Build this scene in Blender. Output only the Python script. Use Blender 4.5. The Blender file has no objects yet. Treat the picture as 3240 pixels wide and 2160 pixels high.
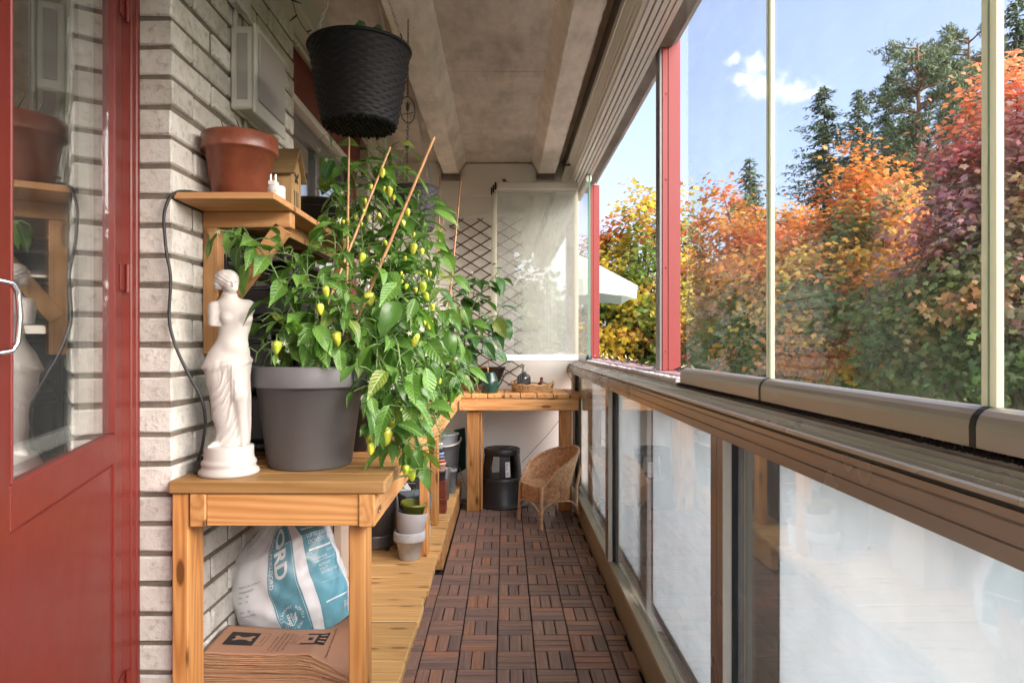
import bpy, math, random
import numpy as np
from mathutils import Vector, Matrix, Euler, noise
R = math.radians
random.seed(7); rng = np.random.default_rng(7)
scn = bpy.context.scene
COL = scn.collection
PI = math.pi

# ------------------------------------------------------------------ camera
cam_d = bpy.data.cameras.new('camera'); cam = bpy.data.objects.new('camera', cam_d); COL.objects.link(cam)
cam.location = (0, 0, 1.23); cam.rotation_euler = (R(90), 0, 0)
cam_d.sensor_width = 36; cam_d.lens = 23.78; cam_d.shift_x = 0.0071; cam_d.shift_y = 0.0025
cam_d.clip_start = 0.05; cam_d.clip_end = 2000
scn.camera = cam
# ------------------------------------------------------------------ sky and sun
SUN_DIR = Vector((0.66, -0.46, 0.40)).normalized()      # towards the sun
sun_el = math.asin(SUN_DIR.z); sun_az = math.atan2(SUN_DIR.x, SUN_DIR.y)
W = bpy.data.worlds.new('World'); scn.world = W; W.use_nodes = True
wn = W.node_tree.nodes; wl = W.node_tree.links; wn.clear()
def WN(t, **k):
    n = wn.new(t)
    for a, b in k.items(): setattr(n, a, b)
    return n
sky = WN('ShaderNodeTexSky', sky_type='NISHITA', sun_disc=False, sun_elevation=sun_el, sun_rotation=sun_az)
sky.air_density = 1.0; sky.dust_density = 4.5; sky.ozone_density = 2.4; sky.altitude = 60
tc = WN('ShaderNodeTexCoord')
bg = WN('ShaderNodeBackground'); bg.inputs[1].default_value = 0.115
out = WN('ShaderNodeOutputWorld')
# small cumulus puffs: noise-eaten discs at fixed places in the sky
def cloud_mask(dirv, rad, squash, seed):
    d = Vector(dirv).normalized()
    nz = WN('ShaderNodeTexNoise'); nz.inputs['Scale'].default_value = 38; nz.inputs['Detail'].default_value = 7; nz.inputs['Roughness'].default_value = .6
    mp = WN('ShaderNodeVectorMath', operation='SUBTRACT'); mp.inputs[1].default_value = d
    nrm = WN('ShaderNodeVectorMath', operation='NORMALIZE')
    wl.new(tc.outputs['Generated'], nrm.inputs[0]); wl.new(nrm.outputs[0], mp.inputs[0]); wl.new(nrm.outputs[0], nz.inputs['Vector'])
    sc = WN('ShaderNodeVectorMath', operation='MULTIPLY'); sc.inputs[1].default_value = (1, 1, squash)
    wl.new(mp.outputs[0], sc.inputs[0])
    ln = WN('ShaderNodeVectorMath', operation='LENGTH'); wl.new(sc.outputs[0], ln.inputs[0])
    dv = WN('ShaderNodeMath', operation='DIVIDE'); wl.new(ln.outputs['Value'], dv.inputs[0]); dv.inputs[1].default_value = rad
    nm = WN('ShaderNodeMath', operation='MULTIPLY_ADD'); wl.new(nz.outputs[0], nm.inputs[0]); nm.inputs[1].default_value = 3.6; nm.inputs[2].default_value = -1.8
    sb = WN('ShaderNodeMath', operation='SUBTRACT'); wl.new(nm.outputs[0], sb.inputs[0]); wl.new(dv.outputs[0], sb.inputs[1])
    mr = WN('ShaderNodeMapRange'); mr.inputs['From Min'].default_value = -1.35; mr.inputs['From Max'].default_value = -.15; mr.interpolation_type = 'SMOOTHSTEP'
    wl.new(sb.outputs[0], mr.inputs['Value'])
    return mr.outputs[0]
ms = [cloud_mask(((p[0]-1597)/2140, 1, (1088-p[1])/2140), p[2], p[3], 0) for p in
      [(2345, 250, .016, 1.7), (2385, 208, .018, 1.5), (2430, 275, .030, 2.2), (2490, 288, .032, 2.5), (2545, 300, .022, 2.6), (2322, 190, .013, 1.8),
       (900, -1500, .12, 2.0), (4200, 300, .10, 2.5), (5200, -300, .14, 2.5)]]
m = ms[0]
for k in ms[1:]:
    mx = WN('ShaderNodeMath', operation='MAXIMUM'); wl.new(m, mx.inputs[0]); wl.new(k, mx.inputs[1]); m = mx.outputs[0]
mixc = WN('ShaderNodeMix', data_type='RGBA'); wl.new(m, mixc.inputs[0]); tint = WN('ShaderNodeMix', data_type='RGBA', blend_type='MULTIPLY'); tint.inputs[0].default_value = 1; tint.inputs[7].default_value = (1.04, .93, 1.04, 1)
wl.new(sky.outputs[0], tint.inputs[6]); veil = WN('ShaderNodeMix', data_type='RGBA'); veil.inputs[0].default_value = .20; veil.inputs[7].default_value = (2.5, 2.7, 3.1, 1)      # thin high haze
wl.new(tint.outputs[2], veil.inputs[6]); wl.new(veil.outputs[2], mixc.inputs[6])
mixc.inputs[7].default_value = (3.2, 3.4, 3.7, 1)
wl.new(mixc.outputs[2], bg.inputs[0]); wl.new(bg.outputs[0], out.inputs[0])
sd = bpy.data.lights.new('sun', 'SUN'); so = bpy.data.objects.new('sun', sd); COL.objects.link(so)
sd.energy = 2.9; sd.angle = R(85); sd.color = (1, .97, .94)
so.rotation_euler = SUN_DIR.to_track_quat('Z', 'Y').to_euler(); so.location = (6, -6, 8)
vs = scn.view_settings
vs.view_transform = 'Standard'; vs.look = 'None'; vs.gamma = 1; vs.use_curve_mapping = False; vs.exposure = 2.15
scn.render.engine = 'CYCLES'
cy = scn.cycles
cy.use_denoising = True; cy.max_bounces = 10; cy.diffuse_bounces = 6; cy.transparent_max_bounces = 24; cy.glossy_bounces = 4
cy.sample_clamp_indirect = 8; cy.caustics_reflective = False; cy.caustics_refractive = False

# ------------------------------------------------------------------ helpers
ORG = {}
def U(px, py, Y):                      # a measured point at depth Y
    return Vector(((px-1597)/2140*Y, Y, 1.23-(py-1088)/2140*Y))
def cbox_geo(x0, x1, y0, y1, z0, z1, b):
    v = []; idx = {}
    for i, x in enumerate((x0, x1)):
        for j, y in enumerate((y0, y1)):
            for k, z in enumerate((z0, z1)):
                sx, sy, sz = (1, -1)[i], (1, -1)[j], (1, -1)[k]
                idx[i, j, k] = len(v)
                v += [(x, y+sy*b, z+sz*b), (x+sx*b, y, z+sz*b), (x+sx*b, y+sy*b, z)]
    f = []
    for i in (0, 1):
        q = [idx[i, 0, 0], idx[i, 1, 0], idx[i, 1, 1], idx[i, 0, 1]]; f.append(q if i else q[::-1])
        q = [idx[0, i, 0]+1, idx[0, i, 1]+1, idx[1, i, 1]+1, idx[1, i, 0]+1]; f.append(q if i else q[::-1])
        q = [idx[0, 0, i]+2, idx[1, 0, i]+2, idx[1, 1, i]+2, idx[0, 1, i]+2]; f.append(q if i else q[::-1])
    for a in (0, 1):
        for c in (0, 1):
            p, q = idx[a, c, 0], idx[a, c, 1]; e = [p, p+1, q+1, q]; f.append(e if (a+c) % 2 == 0 else e[::-1])
            p, q = idx[a, 0, c], idx[a, 1, c]; e = [p, p+2, q+2, q]; f.append(e[::-1] if (a+c) % 2 == 0 else e)
            p, q = idx[0, a, c], idx[1, a, c]; e = [p+1, p+2, q+2, q+1]; f.append(e if (a+c) % 2 == 0 else e[::-1])
            for k in (0, 1):
                p = idx[a, c, k]; f.append([p, p+1, p+2] if (a+c+k) % 2 else [p, p+2, p+1])
    return v, f
class MB:
    def __init__(s): s.v = []; s.f = []; s.s = []
    def add(s, v, f, smooth=False, M=None):
        n = len(s.v)
        if M is not None: v = [tuple(M @ Vector(p)) for p in v]
        s.v += [tuple(p) for p in v]; s.f += [[i+n for i in q] for q in f]; s.s += [smooth]*len(f)
        return s
    def box(s, x0, x1, y0, y1, z0, z1, b=0, M=None):
        if b:
            v, f = cbox_geo(x0, x1, y0, y1, z0, z1, b)
        else:
            v = [(x, y, z) for x in (x0, x1) for y in (y0, y1) for z in (z0, z1)]
            f = [[0, 1, 3, 2], [4, 6, 7, 5], [0, 4, 5, 1], [2, 3, 7, 6], [0, 2, 6, 4], [1, 5, 7, 3]]
        return s.add(v, f, False, M)
    def beam(s, a, b, w, h, up=(0, 0, 1), ch=.002):     # a rectangular bar from a to b
        a = Vector(a); b = Vector(b); y = (b-a); L = y.length; y.normalize()
        x = y.cross(Vector(up)).normalized(); z = x.cross(y)
        M = Matrix((x, y, z)).transposed().to_4x4(); M.translation = a
        return s.box(-w/2, w/2, 0, L, -h/2, h/2, ch, M)
    def tube(s, pts, r, seg=8, closed=False, caps=True, smooth=True):
        pts = [Vector(p) for p in pts]; n = len(pts)
        rs = r if isinstance(r, (list, tuple)) else [r]*n
        t0 = (pts[1]-pts[0]).normalized(); a = t0.orthogonal().normalized(); V = []; F = []
        for i, p in enumerate(pts):
            if closed: t = (pts[(i+1) % n]-pts[i-1])
            else: t = pts[min(i+1, n-1)]-pts[max(i-1, 0)]
            if t.length < 1e-9: t = t0
            t = t.normalized(); a = a-t*a.dot(t)
            if a.length < 1e-6: a = t.orthogonal()
            a.normalize(); c = t.cross(a)
            for k in range(seg):
                th = 2*PI*k/seg; V.append(p+(a*math.cos(th)+c*math.sin(th))*rs[i])
        m = n if closed else n-1
        for i in range(m):
            for k in range(seg):
                a0 = i*seg+k; a1 = i*seg+(k+1) % seg; b0 = ((i+1) % n)*seg+k; b1 = ((i+1) % n)*seg+(k+1) % seg
                F.append([a0, a1, b1, b0])
        s.add(V, F, smooth)
        if caps and not closed:
            s.add(V[:seg], [list(range(seg))[::-1]], False); s.add(V[-seg:], [list(range(seg))], False)
        return s
    def lathe(s, prof, c=(0, 0, 0), seg=32, smooth=True, M=None, rad=None):
        V = []; F = []
        for r_, z in prof:
            for k in range(seg):
                th = 2*PI*k/seg; q = r_*(rad(th, z) if rad else 1)
                V.append((c[0]+q*math.cos(th), c[1]+q*math.sin(th), c[2]+z))
        for i in range(len(prof)-1):
            for k in range(seg):
                F.append([i*seg+k, i*seg+(k+1) % seg, (i+1)*seg+(k+1) % seg, (i+1)*seg+k])
        return s.add(V, F, smooth, M)
    def extr(s, prof, y0, y1, closed=True, n=1, jit=0, smooth=False):   # profile of (x, z) swept along y
        m = len(prof); V = []; F = []
        for i in range(n+1):
            y = y0+(y1-y0)*i/n
            for x, z in prof:
                V.append((x+random.uniform(-jit, jit), y, z+random.uniform(-jit, jit)))
        for i in range(n):
            for k in range(m if closed else m-1):
                a = i*m+k; b = i*m+(k+1) % m
                F.append([a, a+m, b+m, b])
        s.add(V, F, smooth)
        if closed: s.add(V[:m], [list(range(m))]); s.add(V[-m:], [list(range(m))[::-1]])
        return s
    def mesh(s, name, mat, off=(0, 0, 0)):
        me = bpy.data.meshes.new(name)
        o = Vector(off)
        me.from_pydata([(p[0]-o.x, p[1]-o.y, p[2]-o.z) for p in s.v], [], s.f)
        me.polygons.foreach_set('use_smooth', s.s)
        if mat: me.materials.append(mat)
        me.update(); return me
def link(name, me, parent=None, loc=None, rot=None, scale=None):
    o = bpy.data.objects.new(name, me); COL.objects.link(o)
    if parent: o.parent = parent
    if loc is not None: o.location = loc
    if rot is not None: o.rotation_euler = rot
    if scale is not None: o.scale = scale
    return o
def thing(name, label, cat, loc=(0, 0, 0), group=None, kind=None):
    o = bpy.data.objects.new(name, None); COL.objects.link(o); o.location = loc; ORG[o] = Vector(loc)
    o.empty_display_size = .05
    if kind: o['kind'] = kind
    else: o['label'] = label; o['category'] = cat
    if group: o['group'] = group
    return o
def part(name, mb, mat, parent, label=None, kind=None):
    og = ORG.get(parent, Vector((0, 0, 0)))
    o = link(name, mb.mesh(name, mat, og), parent)
    ORG[o] = og
    if label: o['label'] = label
    if kind: o['kind'] = kind
    return o
def single(name, mb, mat, label, cat, loc=(0, 0, 0), group=None):
    o = link(name, mb.mesh(name, mat, loc), None, loc); ORG[o] = Vector(loc)
    o['label'] = label; o['category'] = cat
    if group: o['group'] = group
    return o
def struct(name, mb, mat, parent=None):
    o = link(name, mb.mesh(name, mat), parent); ORG[o] = Vector((0, 0, 0))
    if not parent: o['kind'] = 'structure'
    return o
# ------------------------------------------------------------------ materials
class NT:
    def __init__(s, name):
        s.m = bpy.data.materials.new(name); s.m.use_nodes = True; s.t = s.m.node_tree; s.t.nodes.clear()
        s.o = s.n('ShaderNodeOutputMaterial')
    def n(s, ty, _in=None, **k):
        x = s.t.nodes.new(ty)
        for a, b in k.items(): setattr(x, a, b)
        if _in:
            for a, b in _in.items():
                if isinstance(b, bpy.types.NodeSocket): s.t.links.new(b, x.inputs[a])
                else: x.inputs[a].default_value = b
        return x
    def math(s, op, a, b=0, c=0, clamp=False):
        x = s.n('ShaderNodeMath', {0: a, 1: b, 2: c}, operation=op, use_clamp=clamp); return x.outputs[0]
    def mix(s, f, a, b, bt='MIX'):
        x = s.n('ShaderNodeMix', {0: f, 6: a, 7: b}, data_type='RGBA', blend_type=bt); return x.outputs[2]
    def ramp(s, f, stops):
        x = s.n('ShaderNodeValToRGB', {0: f}); e = x.color_ramp.elements
        while len(e) < len(stops): e.new(.5)
        for i, (p, c) in enumerate(stops): e[i].position = p; e[i].color = c if len(c) == 4 else (*c, 1)
        return x.outputs[0]
    def rng(s, f, a, b, c=0, d=1):
        x = s.n('ShaderNodeMapRange', {'Value': f, 'From Min': a, 'From Max': b, 'To Min': c, 'To Max': d}); return x.outputs[0]
    def coords(s, kind='Object', rand=0):
        c = s.n('ShaderNodeTexCoord').outputs[kind]
        if rand:
            r = s.n('ShaderNodeObjectInfo').outputs['Random']
            v = s.n('ShaderNodeVectorMath', {0: (13.1*rand, 7.7*rand, 19.3*rand)}, operation='SCALE'); s.t.links.new(r, v.inputs['Scale'])
            c = s.n('ShaderNodeVectorMath', {0: c, 1: v.outputs[0]}, operation='ADD').outputs[0]
        return c
    def scaled(s, c, sc): return s.n('ShaderNodeVectorMath', {0: c, 1: sc}, operation='MULTIPLY').outputs[0]
    def noise(s, c, scale=5, det=4, ro=.5, dist=0):
        return s.n('ShaderNodeTexNoise', {'Vector': c, 'Scale': scale, 'Detail': det, 'Roughness': ro, 'Distortion': dist}).outputs[0]
    def bump(s, h, st=.3, d=.01):
        return s.n('ShaderNodeBump', {'Height': h, 'Strength': st, 'Distance': d}).outputs[0]
    def done(s, col, rough=.5, metal=0, nrm=None, spec=.5, **k):
        d = {'Base Color': col, 'Roughness': rough, 'Metallic': metal, 'Specular IOR Level': spec}
        if nrm: d['Normal'] = nrm
        d.update(k)
        b = s.n('ShaderNodeBsdfPrincipled', d); s.t.links.new(b.outputs[0], s.o.inputs[0]); return s.m
def c4(c, k=1): return (c[0]*k, c[1]*k, c[2]*k, 1)
def plain(name, col, rough=.5, metal=0, vary=.15, scale=8, bump=.1, bs=None, bd=.002, rand=.0, spec=.5, **k):
    t = NT(name); c = t.coords(rand=1)
    n1 = t.noise(c, scale, 5, .6); n2 = t.noise(c, bs or scale*12, 3, .6)
    col_ = t.mix(t.rng(n1, .3, .7), c4(col, 1-vary), c4(col, 1+vary*.6))
    if rand:
        r = t.n('ShaderNodeObjectInfo').outputs['Random']
        col_ = t.mix(1, col_, t.mix(r, (1-rand, 1-rand, 1-rand, 1), (1+rand*.5,)*3+(1,)), 'MULTIPLY')
    ro = t.rng(n1, .3, .7, max(0.02, rough-.06), min(1, rough+.08))
    return t.done(col_, ro, metal, t.bump(n2, bump, bd), spec, **k)
def wood(name, ax, light, dark, knots=1.0, rough=.5, scale=1.0, rand=.25):
    t = NT(name); c = t.coords(rand=1)
    al, cr = .35*scale, 7*scale
    sc = [cr, cr, cr]; sc[ax] = al
    n0 = t.noise(t.scaled(c, (1.3, 1.3, 1.3)), 2.0, 2)
    cs = t.scaled(c, tuple(sc))
    lowd = t.noise(cs, 1.1, 2, .4)
    wave = t.n('ShaderNodeTexWave', {'Vector': cs, 'Scale': .0, 'Distortion': 0}, wave_type='BANDS')
    # growth rings: sine of a warped low-frequency field
    ring = t.math('SINE', t.math('ADD', t.math('MULTIPLY', lowd, 105), t.math('MULTIPLY', n0, 9)))
    ring = t.rng(ring, -1, 1)
    ring = t.math('POWER', ring, 1.2)
    sc2 = [120*scale]*3; sc2[ax] = 2.2*scale
    fib = t.noise(t.scaled(c, tuple(sc2)), 1, 3, .6)
    k = t.math('ADD', t.math('MULTIPLY', ring, .50), t.math('MULTIPLY', fib, .55), clamp=True)
    col = t.mix(k, c4(light), c4(dark))
    col = t.mix(t.rng(n0, .35, .65, 0, .35), col, c4(dark, 1.1))
    sc3 = [15*scale]*3; sc3[ax] = 4.5*scale
    vor = t.n('ShaderNodeTexVoronoi', {'Vector': t.scaled(c, tuple(sc3)), 'Scale': 1.0}, feature='F1').outputs['Distance']
    kn = t.rng(vor, .13, .19, knots, 0)
    halo = t.rng(vor, .15, .38, knots*.45, 0)
    col = t.mix(halo, col, c4(dark, .8)); col = t.mix(kn, col, c4(dark, .30))
    r = t.n('ShaderNodeObjectInfo').outputs['Random']
    col = t.mix(1, col, t.mix(r, (1-rand, 1-rand, 1-rand*1.1, 1), (1.1, 1.08, 1.05, 1)), 'MULTIPLY')
    return t.done(col, t.rng(fib, .3, .7, rough-.08, rough+.12), 0, t.bump(t.math('ADD', fib, t.math('MULTIPLY', ring, .3)), .18, .0015), .45)
def glass(name, tint=(.97, .99, .98), f0=.045, dirt=.02, rough=.0, fmax=1.0):
    t = NT(name)
    lw = t.n('ShaderNodeLayerWeight', {'Blend': .5}).outputs['Facing']
    f = t.math('MULTIPLY_ADD', t.math('POWER', lw, 5), fmax-f0, f0, clamp=True)
    tr = t.n('ShaderNodeBsdfTransparent', {0: c4(tint)}).outputs[0]
    gl = t.n('ShaderNodeBsdfGlossy', {0: (.95, .97, .97, 1), 1: rough}).outputs[0]
    m1 = t.n('ShaderNodeMixShader', {0: f, 1: tr, 2: gl}).outputs[0]
    if dirt:
        c = t.coords(); nn = t.noise(c, 6, 6, .65)
        df = t.n('ShaderNodeBsdfDiffuse', {0: (.7, .72, .7, 1)}).outputs[0]
        m1 = t.n('ShaderNodeMixShader', {0: t.rng(nn, .35, .8, dirt*.3, dirt*2), 1: m1, 2: df}).outputs[0]
    t.t.links.new(m1, t.o.inputs[0]); return t.m
M = {}
M['wx'] = wood('pine_x', 0, (.76, .44, .18), (.42, .17, .045), .9)
M['wy'] = wood('pine_y', 1, (.76, .44, .18), (.42, .17, .045), .9)
M['wz'] = wood('pine_z', 2, (.72, .39, .14), (.38, .14, .032), .9)
M['deck'] = wood('deck_pine', 0, (.76, .48, .21), (.48, .25, .08), .65, .55)
M['topwood'] = wood('weathered_top', 0, (.42, .26, .105), (.27, .135, .04), .7, .5)
M['shelfx'] = wood('shelf_pine', 0, (.62, .37, .17), (.45, .21, .08), .8, .55)
M['shelfz'] = wood('shelf_pine_z', 2, (.62, .37, .17), (.45, .21, .08), .8, .55)
M['cane'] = plain('bamboo', (.50, .27, .12), .45, vary=.3, scale=30)
def brick_mat():
    t = NT('white_brick'); c = t.coords(rand=3)
    n1 = t.noise(c, 9, 6, .6); n2 = t.noise(c, 45, 5, .7); n3 = t.noise(c, 140, 3, .6)
    col = t.mix(t.rng(n1, .35, .65), (.58, .575, .52, 1), (.75, .755, .71, 1))
    col = t.mix(t.rng(n2, .52, .70, 0, .6), col, (.27, .24, .18, 1))
    r = t.n('ShaderNodeObjectInfo').outputs['Random']
    col = t.mix(1, col, t.mix(r, (.84, .83, .82, 1), (1.05, 1.05, 1.04, 1)), 'MULTIPLY')
    h = t.math('ADD', n2, t.math('MULTIPLY', n3, .5))
    return t.done(col, .85, 0, t.bump(h, .55, .006), .3)
M['brick'] = brick_mat()
M['mortar'] = plain('mortar', (.185, .158, .125), .95, vary=.35, scale=18, bump=.6, bs=160, bd=.004)
M['red'] = plain('red_paint', (.15, .017, .011), .42, vary=.10, scale=5, bump=.06, bs=60)
M['redpost'] = plain('red_post_paint', (.20, .023, .018), .5, vary=.06, scale=3, bump=.05, bs=200)
M['white'] = plain('white_paint', (.74, .75, .71), .4, vary=.05, bump=.05)
M['boxwhite'] = plain('box_white', (.60, .61, .55), .4, vary=.04, bump=.03)
M['diff'] = plain('grey_diffuser', (.36, .345, .325), .5, vary=.05, bump=.02)
def conc(name, a, b, st=.4):
    t = NT(name); c = t.coords()
    n1 = t.noise(c, 2.2, 6, .62, .4); n2 = t.noise(t.scaled(c, (1, .35, 1)), 14, 5, .65); n3 = t.noise(c, 90, 4, .6)
    col = t.mix(t.rng(n1, .3, .7), c4(a), c4(b)); col = t.mix(t.rng(n2, .5, .8, 0, .5), col, c4(a, .55))
    col = t.mix(t.rng(n2, .5, .25, 0, .35), col, c4(b, 1.25))
    vo = t.n('ShaderNodeTexVoronoi', {'Vector': c, 'Scale': 26}).outputs['Distance']
    pit = t.rng(vo, .05, .12, 1, 0)
    pit = t.math('MULTIPLY', pit, t.rng(n3, .5, .6)); col = t.mix(pit, col, c4(a, .4))
    return t.done(col, .9, 0, t.bump(t.math('ADD', t.math('MULTIPLY', n2, 1.0), t.math('MULTIPLY', n3, .5)), st, .008), .25)
M['conc'] = conc('concrete_ceiling', (.36, .315, .25), (.60, .535, .44), .6)
M['conc2'] = conc('concrete_rib', (.60, .54, .44), (.84, .77, .66), .8)
M['concd'] = conc('concrete_dark', (.13, .11, .09), (.22, .19, .16))
M['wall'] = plain('rendered_wall', (.78, .755, .70), .85, vary=.06, scale=2.5, bump=.25, bs=220, bd=.002)
M['soffit'] = plain('painted_soffit', (.46, .455, .37), .7, vary=.06, scale=3, bump=.1, bs=90)
M['gapshade'] = plain('joint_shade', (.035, .022, .012), .95, vary=.4, scale=60, bump=.3)  # near-black colour standing in for the shade between boards
M['floorc'] = plain('floor_dirt', (.035, .028, .022), .95, vary=.4, scale=40, bump=.5)
def slat_mat():
    t = NT('floor_slat'); c = t.coords(rand=2)
    f = t.noise(t.scaled(c, (4, 90, 60)), 1, 4, .65); n1 = t.noise(c, 9, 4, .6)
    col = t.mix(t.rng(f, .3, .7), (.185, .118, .092, 1), (.33, .22, .17, 1))
    col = t.mix(t.math('MULTIPLY', t.rng(n1, .60, .75), t.rng(f, .5, .66)), col, (.42, .29, .19, 1))
    r = t.n('ShaderNodeObjectInfo').outputs['Random']
    col = t.mix(1, col, t.ramp(r, [(0, (.72, .72, .80)), (.5, (.95, .9, .9)), (.8, (1.1, .98, .93)), (1, (1.35, .98, .8))]), 'MULTIPLY')
    return t.done(col, t.rng(n1, .3, .7, .42, .62), 0, t.bump(f, .35, .0015), .5)
M['slat'] = slat_mat()
def alu(name, col, rough, metal=.6):
    t = NT(name); c = t.coords(); n = t.noise(t.scaled(c, (60, 1.2, 60)), 1, 3, .6); n2 = t.noise(c, 3, 3)
    cc = t.mix(t.rng(n, .3, .7), c4(col, .97), c4(col, 1.02))
    return t.done(cc, t.rng(n2, .3, .7, rough-.05, rough+.07), metal, t.bump(n, .04, .0005), .5)
M['bronze'] = alu('bronze_frame', (.27, .215, .175), .24, .2)
M['prof'] = alu('champagne_profile', (.37, .335, .295), .30, .3)
M['ledge'] = alu('bronze_ledge', (.38, .345, .305), .28, .3)
M['alug'] = alu('grey_green_alu', (.66, .64, .56), .35, .1)
M['aluw'] = alu('pale_alu', (.78, .79, .76), .35, .2)
M['alud'] = alu('dark_alu', (.16, .155, .15), .4, .4)
M['black'] = plain('black_rubber', (.012, .012, .013), .5, vary=.2, bump=.05)
M['plastic'] = plain('black_plastic', (.018, .018, .019), .42, vary=.2, bump=.15, bs=120)
M['glass'] = glass('clear_glass', (.96, .98, .97), .016, .045, .0, .45)
M['glassr'] = glass('railing_glass', (.93, .96, .955), .10, .05, .0, .95)
M['glassd'] = glass('door_glass', (.93, .95, .93), .36, .02)
M['glassp'] = glass('swung_glass', (.975, .985, .975), .10, .06)
M['gedge'] = plain('glass_edge', (.03, .30, .20), .15, vary=.1, bump=0)
def transl(name, col, tr=.6, rough=.4, vary=.05):
    t = NT(name); c = t.coords(); n = t.noise(c, 3, 5, .6); nd = t.noise(t.scaled(c, (60, 60, 4)), 1, 3)
    cc = t.mix(t.rng(n, .3, .7), c4(col, 1-vary), c4(col)); cc = t.mix(t.rng(nd, .6, .8, 0, .12), cc, c4(col, .6)); sp_ = t.noise(t.scaled(c, (1, 1, .5)), 55, 3, .7); cc = t.mix(t.rng(sp_, .70, .76, 0, .2), cc, c4(col, .6))
    d = t.n('ShaderNodeBsdfPrincipled', {'Base Color': cc, 'Roughness': rough}).outputs[0]
    l = t.n('ShaderNodeBsdfTranslucent', {0: cc}).outputs[0]
    t.t.links.new(t.n('ShaderNodeMixShader', {0: tr, 1: d, 2: l}).outputs[0], t.o.inputs[0]); return t.m
M['frost'] = transl('frosted_panel', (.69, .73, .755), .78)
M['seal'] = transl('pane_seal', (.74, .73, .60), .45, .25)
M['sealg'] = transl('pane_seal_green', (.42, .60, .48), .5, .2)
M['fuzz'] = plain('brush_brown', (.15, .115, .09), .95, vary=.5, scale=120, bump=.8, bs=300)
M['fuzzw'] = plain('brush_white', (.70, .66, .66), .95, vary=.35, scale=120, bump=.8, bs=300)
M['cap'] = plain('cap_board', (.30, .19, .19), .55, vary=.25, scale=14, bump=.3, rand=.15)
M['chrome'] = plain('chrome', (.75, .75, .76), .12, 1.0, vary=.05, bump=.0)
M['steel'] = plain('galvanised', (.45, .45, .44), .35, .9, vary=.15, bump=.1)
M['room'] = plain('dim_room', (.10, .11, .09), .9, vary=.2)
M['bounce'] = plain('pale_bounce', (.55, .53, .49), .9, vary=.15, scale=3, bump=.3)  # pale colour for the added light-bouncing ground
M['ground'] = plain('ground', (.06, .07, .03), .95, vary=.4, scale=.6, bump=.5)
# ================================================================== large structure
g = MB(); N = 24
for (x0, x1, y0, y1) in [(-400, 400, -200, 1500)]:
    g.v += [(x0, y0, -2.8), (x1, y0, -2.8), (x1, y1, -2.8), (x0, y1, -2.8)]; g.f += [[0, 1, 2, 3]]; g.s += [False]
struct('ground', g, M['ground'])
struct('bounce_ground', MB().box(.95, 5.5, -8, 16, -2.795, -2.78), M['bounce'])  # unseen pale ground, added to bounce light up to the ceiling
fl = struct('floor', MB().box(-1.05, .78, -.8, 5.6, -.22, -.026), M['floorc'])
# floor tiles: quadrants of three slats, alternating direction
def slat_mesh(nm, L, Wd):
    m = MB().box(-L/2, L/2, -Wd/2, Wd/2, -.012, 0, .0016); return m.mesh(nm, M['slat'])
SM = slat_mesh('slat', .1452, .0452); SS = slat_mesh('slat_short', .080, .0452)
slats = []
for j in range(-24, 15):
    y0 = 3.015+.15*j
    for i in range(-3, 4):
        x0 = -.0305+.15*i
        hor = (i+j) % 2 == 1
        if i == -3: x0 += 0
        for k in range(3):
            o = .0255+k*.0495
            cut = (i == 3)
            if hor:
                w = .0865 if cut else .15
                p = (x0+w/2, y0+o, 0); slats.append((p, 0, cut and 1))
            else:
                if cut and k == 2: continue
                p = (x0+o, y0+.075, 0); slats.append((p, 1, 0))
def dist_key(s): return abs(s[0][1]-2.3) if s[0][1] > 2.3 else 50+abs(s[0][1])
slats = [s for s in slats if not (s[0][0] < -.34 and s[0][1] > 3.6)]
slats.sort(key=dist_key)
for p, r, c in slats[:300]:
    o = link('slat', SS if c else SM, fl, (p[0]+random.uniform(-.0007, .0007), p[1], random.uniform(-.0012, .0008)),
             (random.uniform(-.006, .006), random.uniform(-.004, .004), (PI/2 if r else 0)+random.uniform(-.006, .006)+(PI if random.random() < .5 else 0)))
rest = MB()
for p, r, c in slats[300:]:
    L, w = (.080 if c else .1452), .0452
    if r: rest.box(p[0]-w/2, p[0]+w/2, p[1]-L/2, p[1]+L/2, -.012, 0, .0016)
    else: rest.box(p[0]-L/2, p[0]+L/2, p[1]-w/2, p[1]+w/2, -.012, 0, .0016)
part('more_slats', rest, M['slat'], fl, kind='stuff')
lv = MB()
for i in range(46):                                   # a few pale crumbs and dry leaf bits lying on the tiles
    x = random.uniform(-.33, .49); y = random.uniform(2.4, 4.9); s = random.uniform(.002, .0055)
    M4 = Matrix.Translation((x, y, .0035)) @ Euler((random.uniform(-.3, .3), random.uniform(-.3, .3), random.random()*6)).to_matrix().to_4x4()
    lv.add([(-s, 0, 0), (0, -s*.5, .0008), (s*1.4, 0, 0), (0, s*.6, .001)], [[0, 1, 2, 3]], M=M4)
part('leaf_litter', lv, plain('litter', (.55, .42, .28), .9, vary=.4, scale=100), fl, kind='stuff')
db = MB()                                             # crumbs and leaf bits in the gap along the railing
for i in range(420):
    y = random.uniform(1.5, 5.0); x = random.uniform(.495, .52) if random.random() < .75 else random.choice([-.3305, -.1805, -.0305, .1195, .2695, .4195])+random.uniform(-.002, .002)
    s = random.uniform(.001, .0035 if x > .49 else .0018); z = -.018 if x > .49 else -.004
    M4 = Matrix.Translation((x, y, z+s)) @ Euler((random.random()*6, random.random()*6, 0)).to_matrix().to_4x4()
    db.box(-s, s, -s*1.6, s*1.6, -s*.4, s*.4, 0, M4)
M['debris'] = plain('debris', (.12, .09, .055), .95, vary=.6, scale=200)
o = part('dirt_crumbs', db, M['debris'], fl, kind='stuff')

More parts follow.
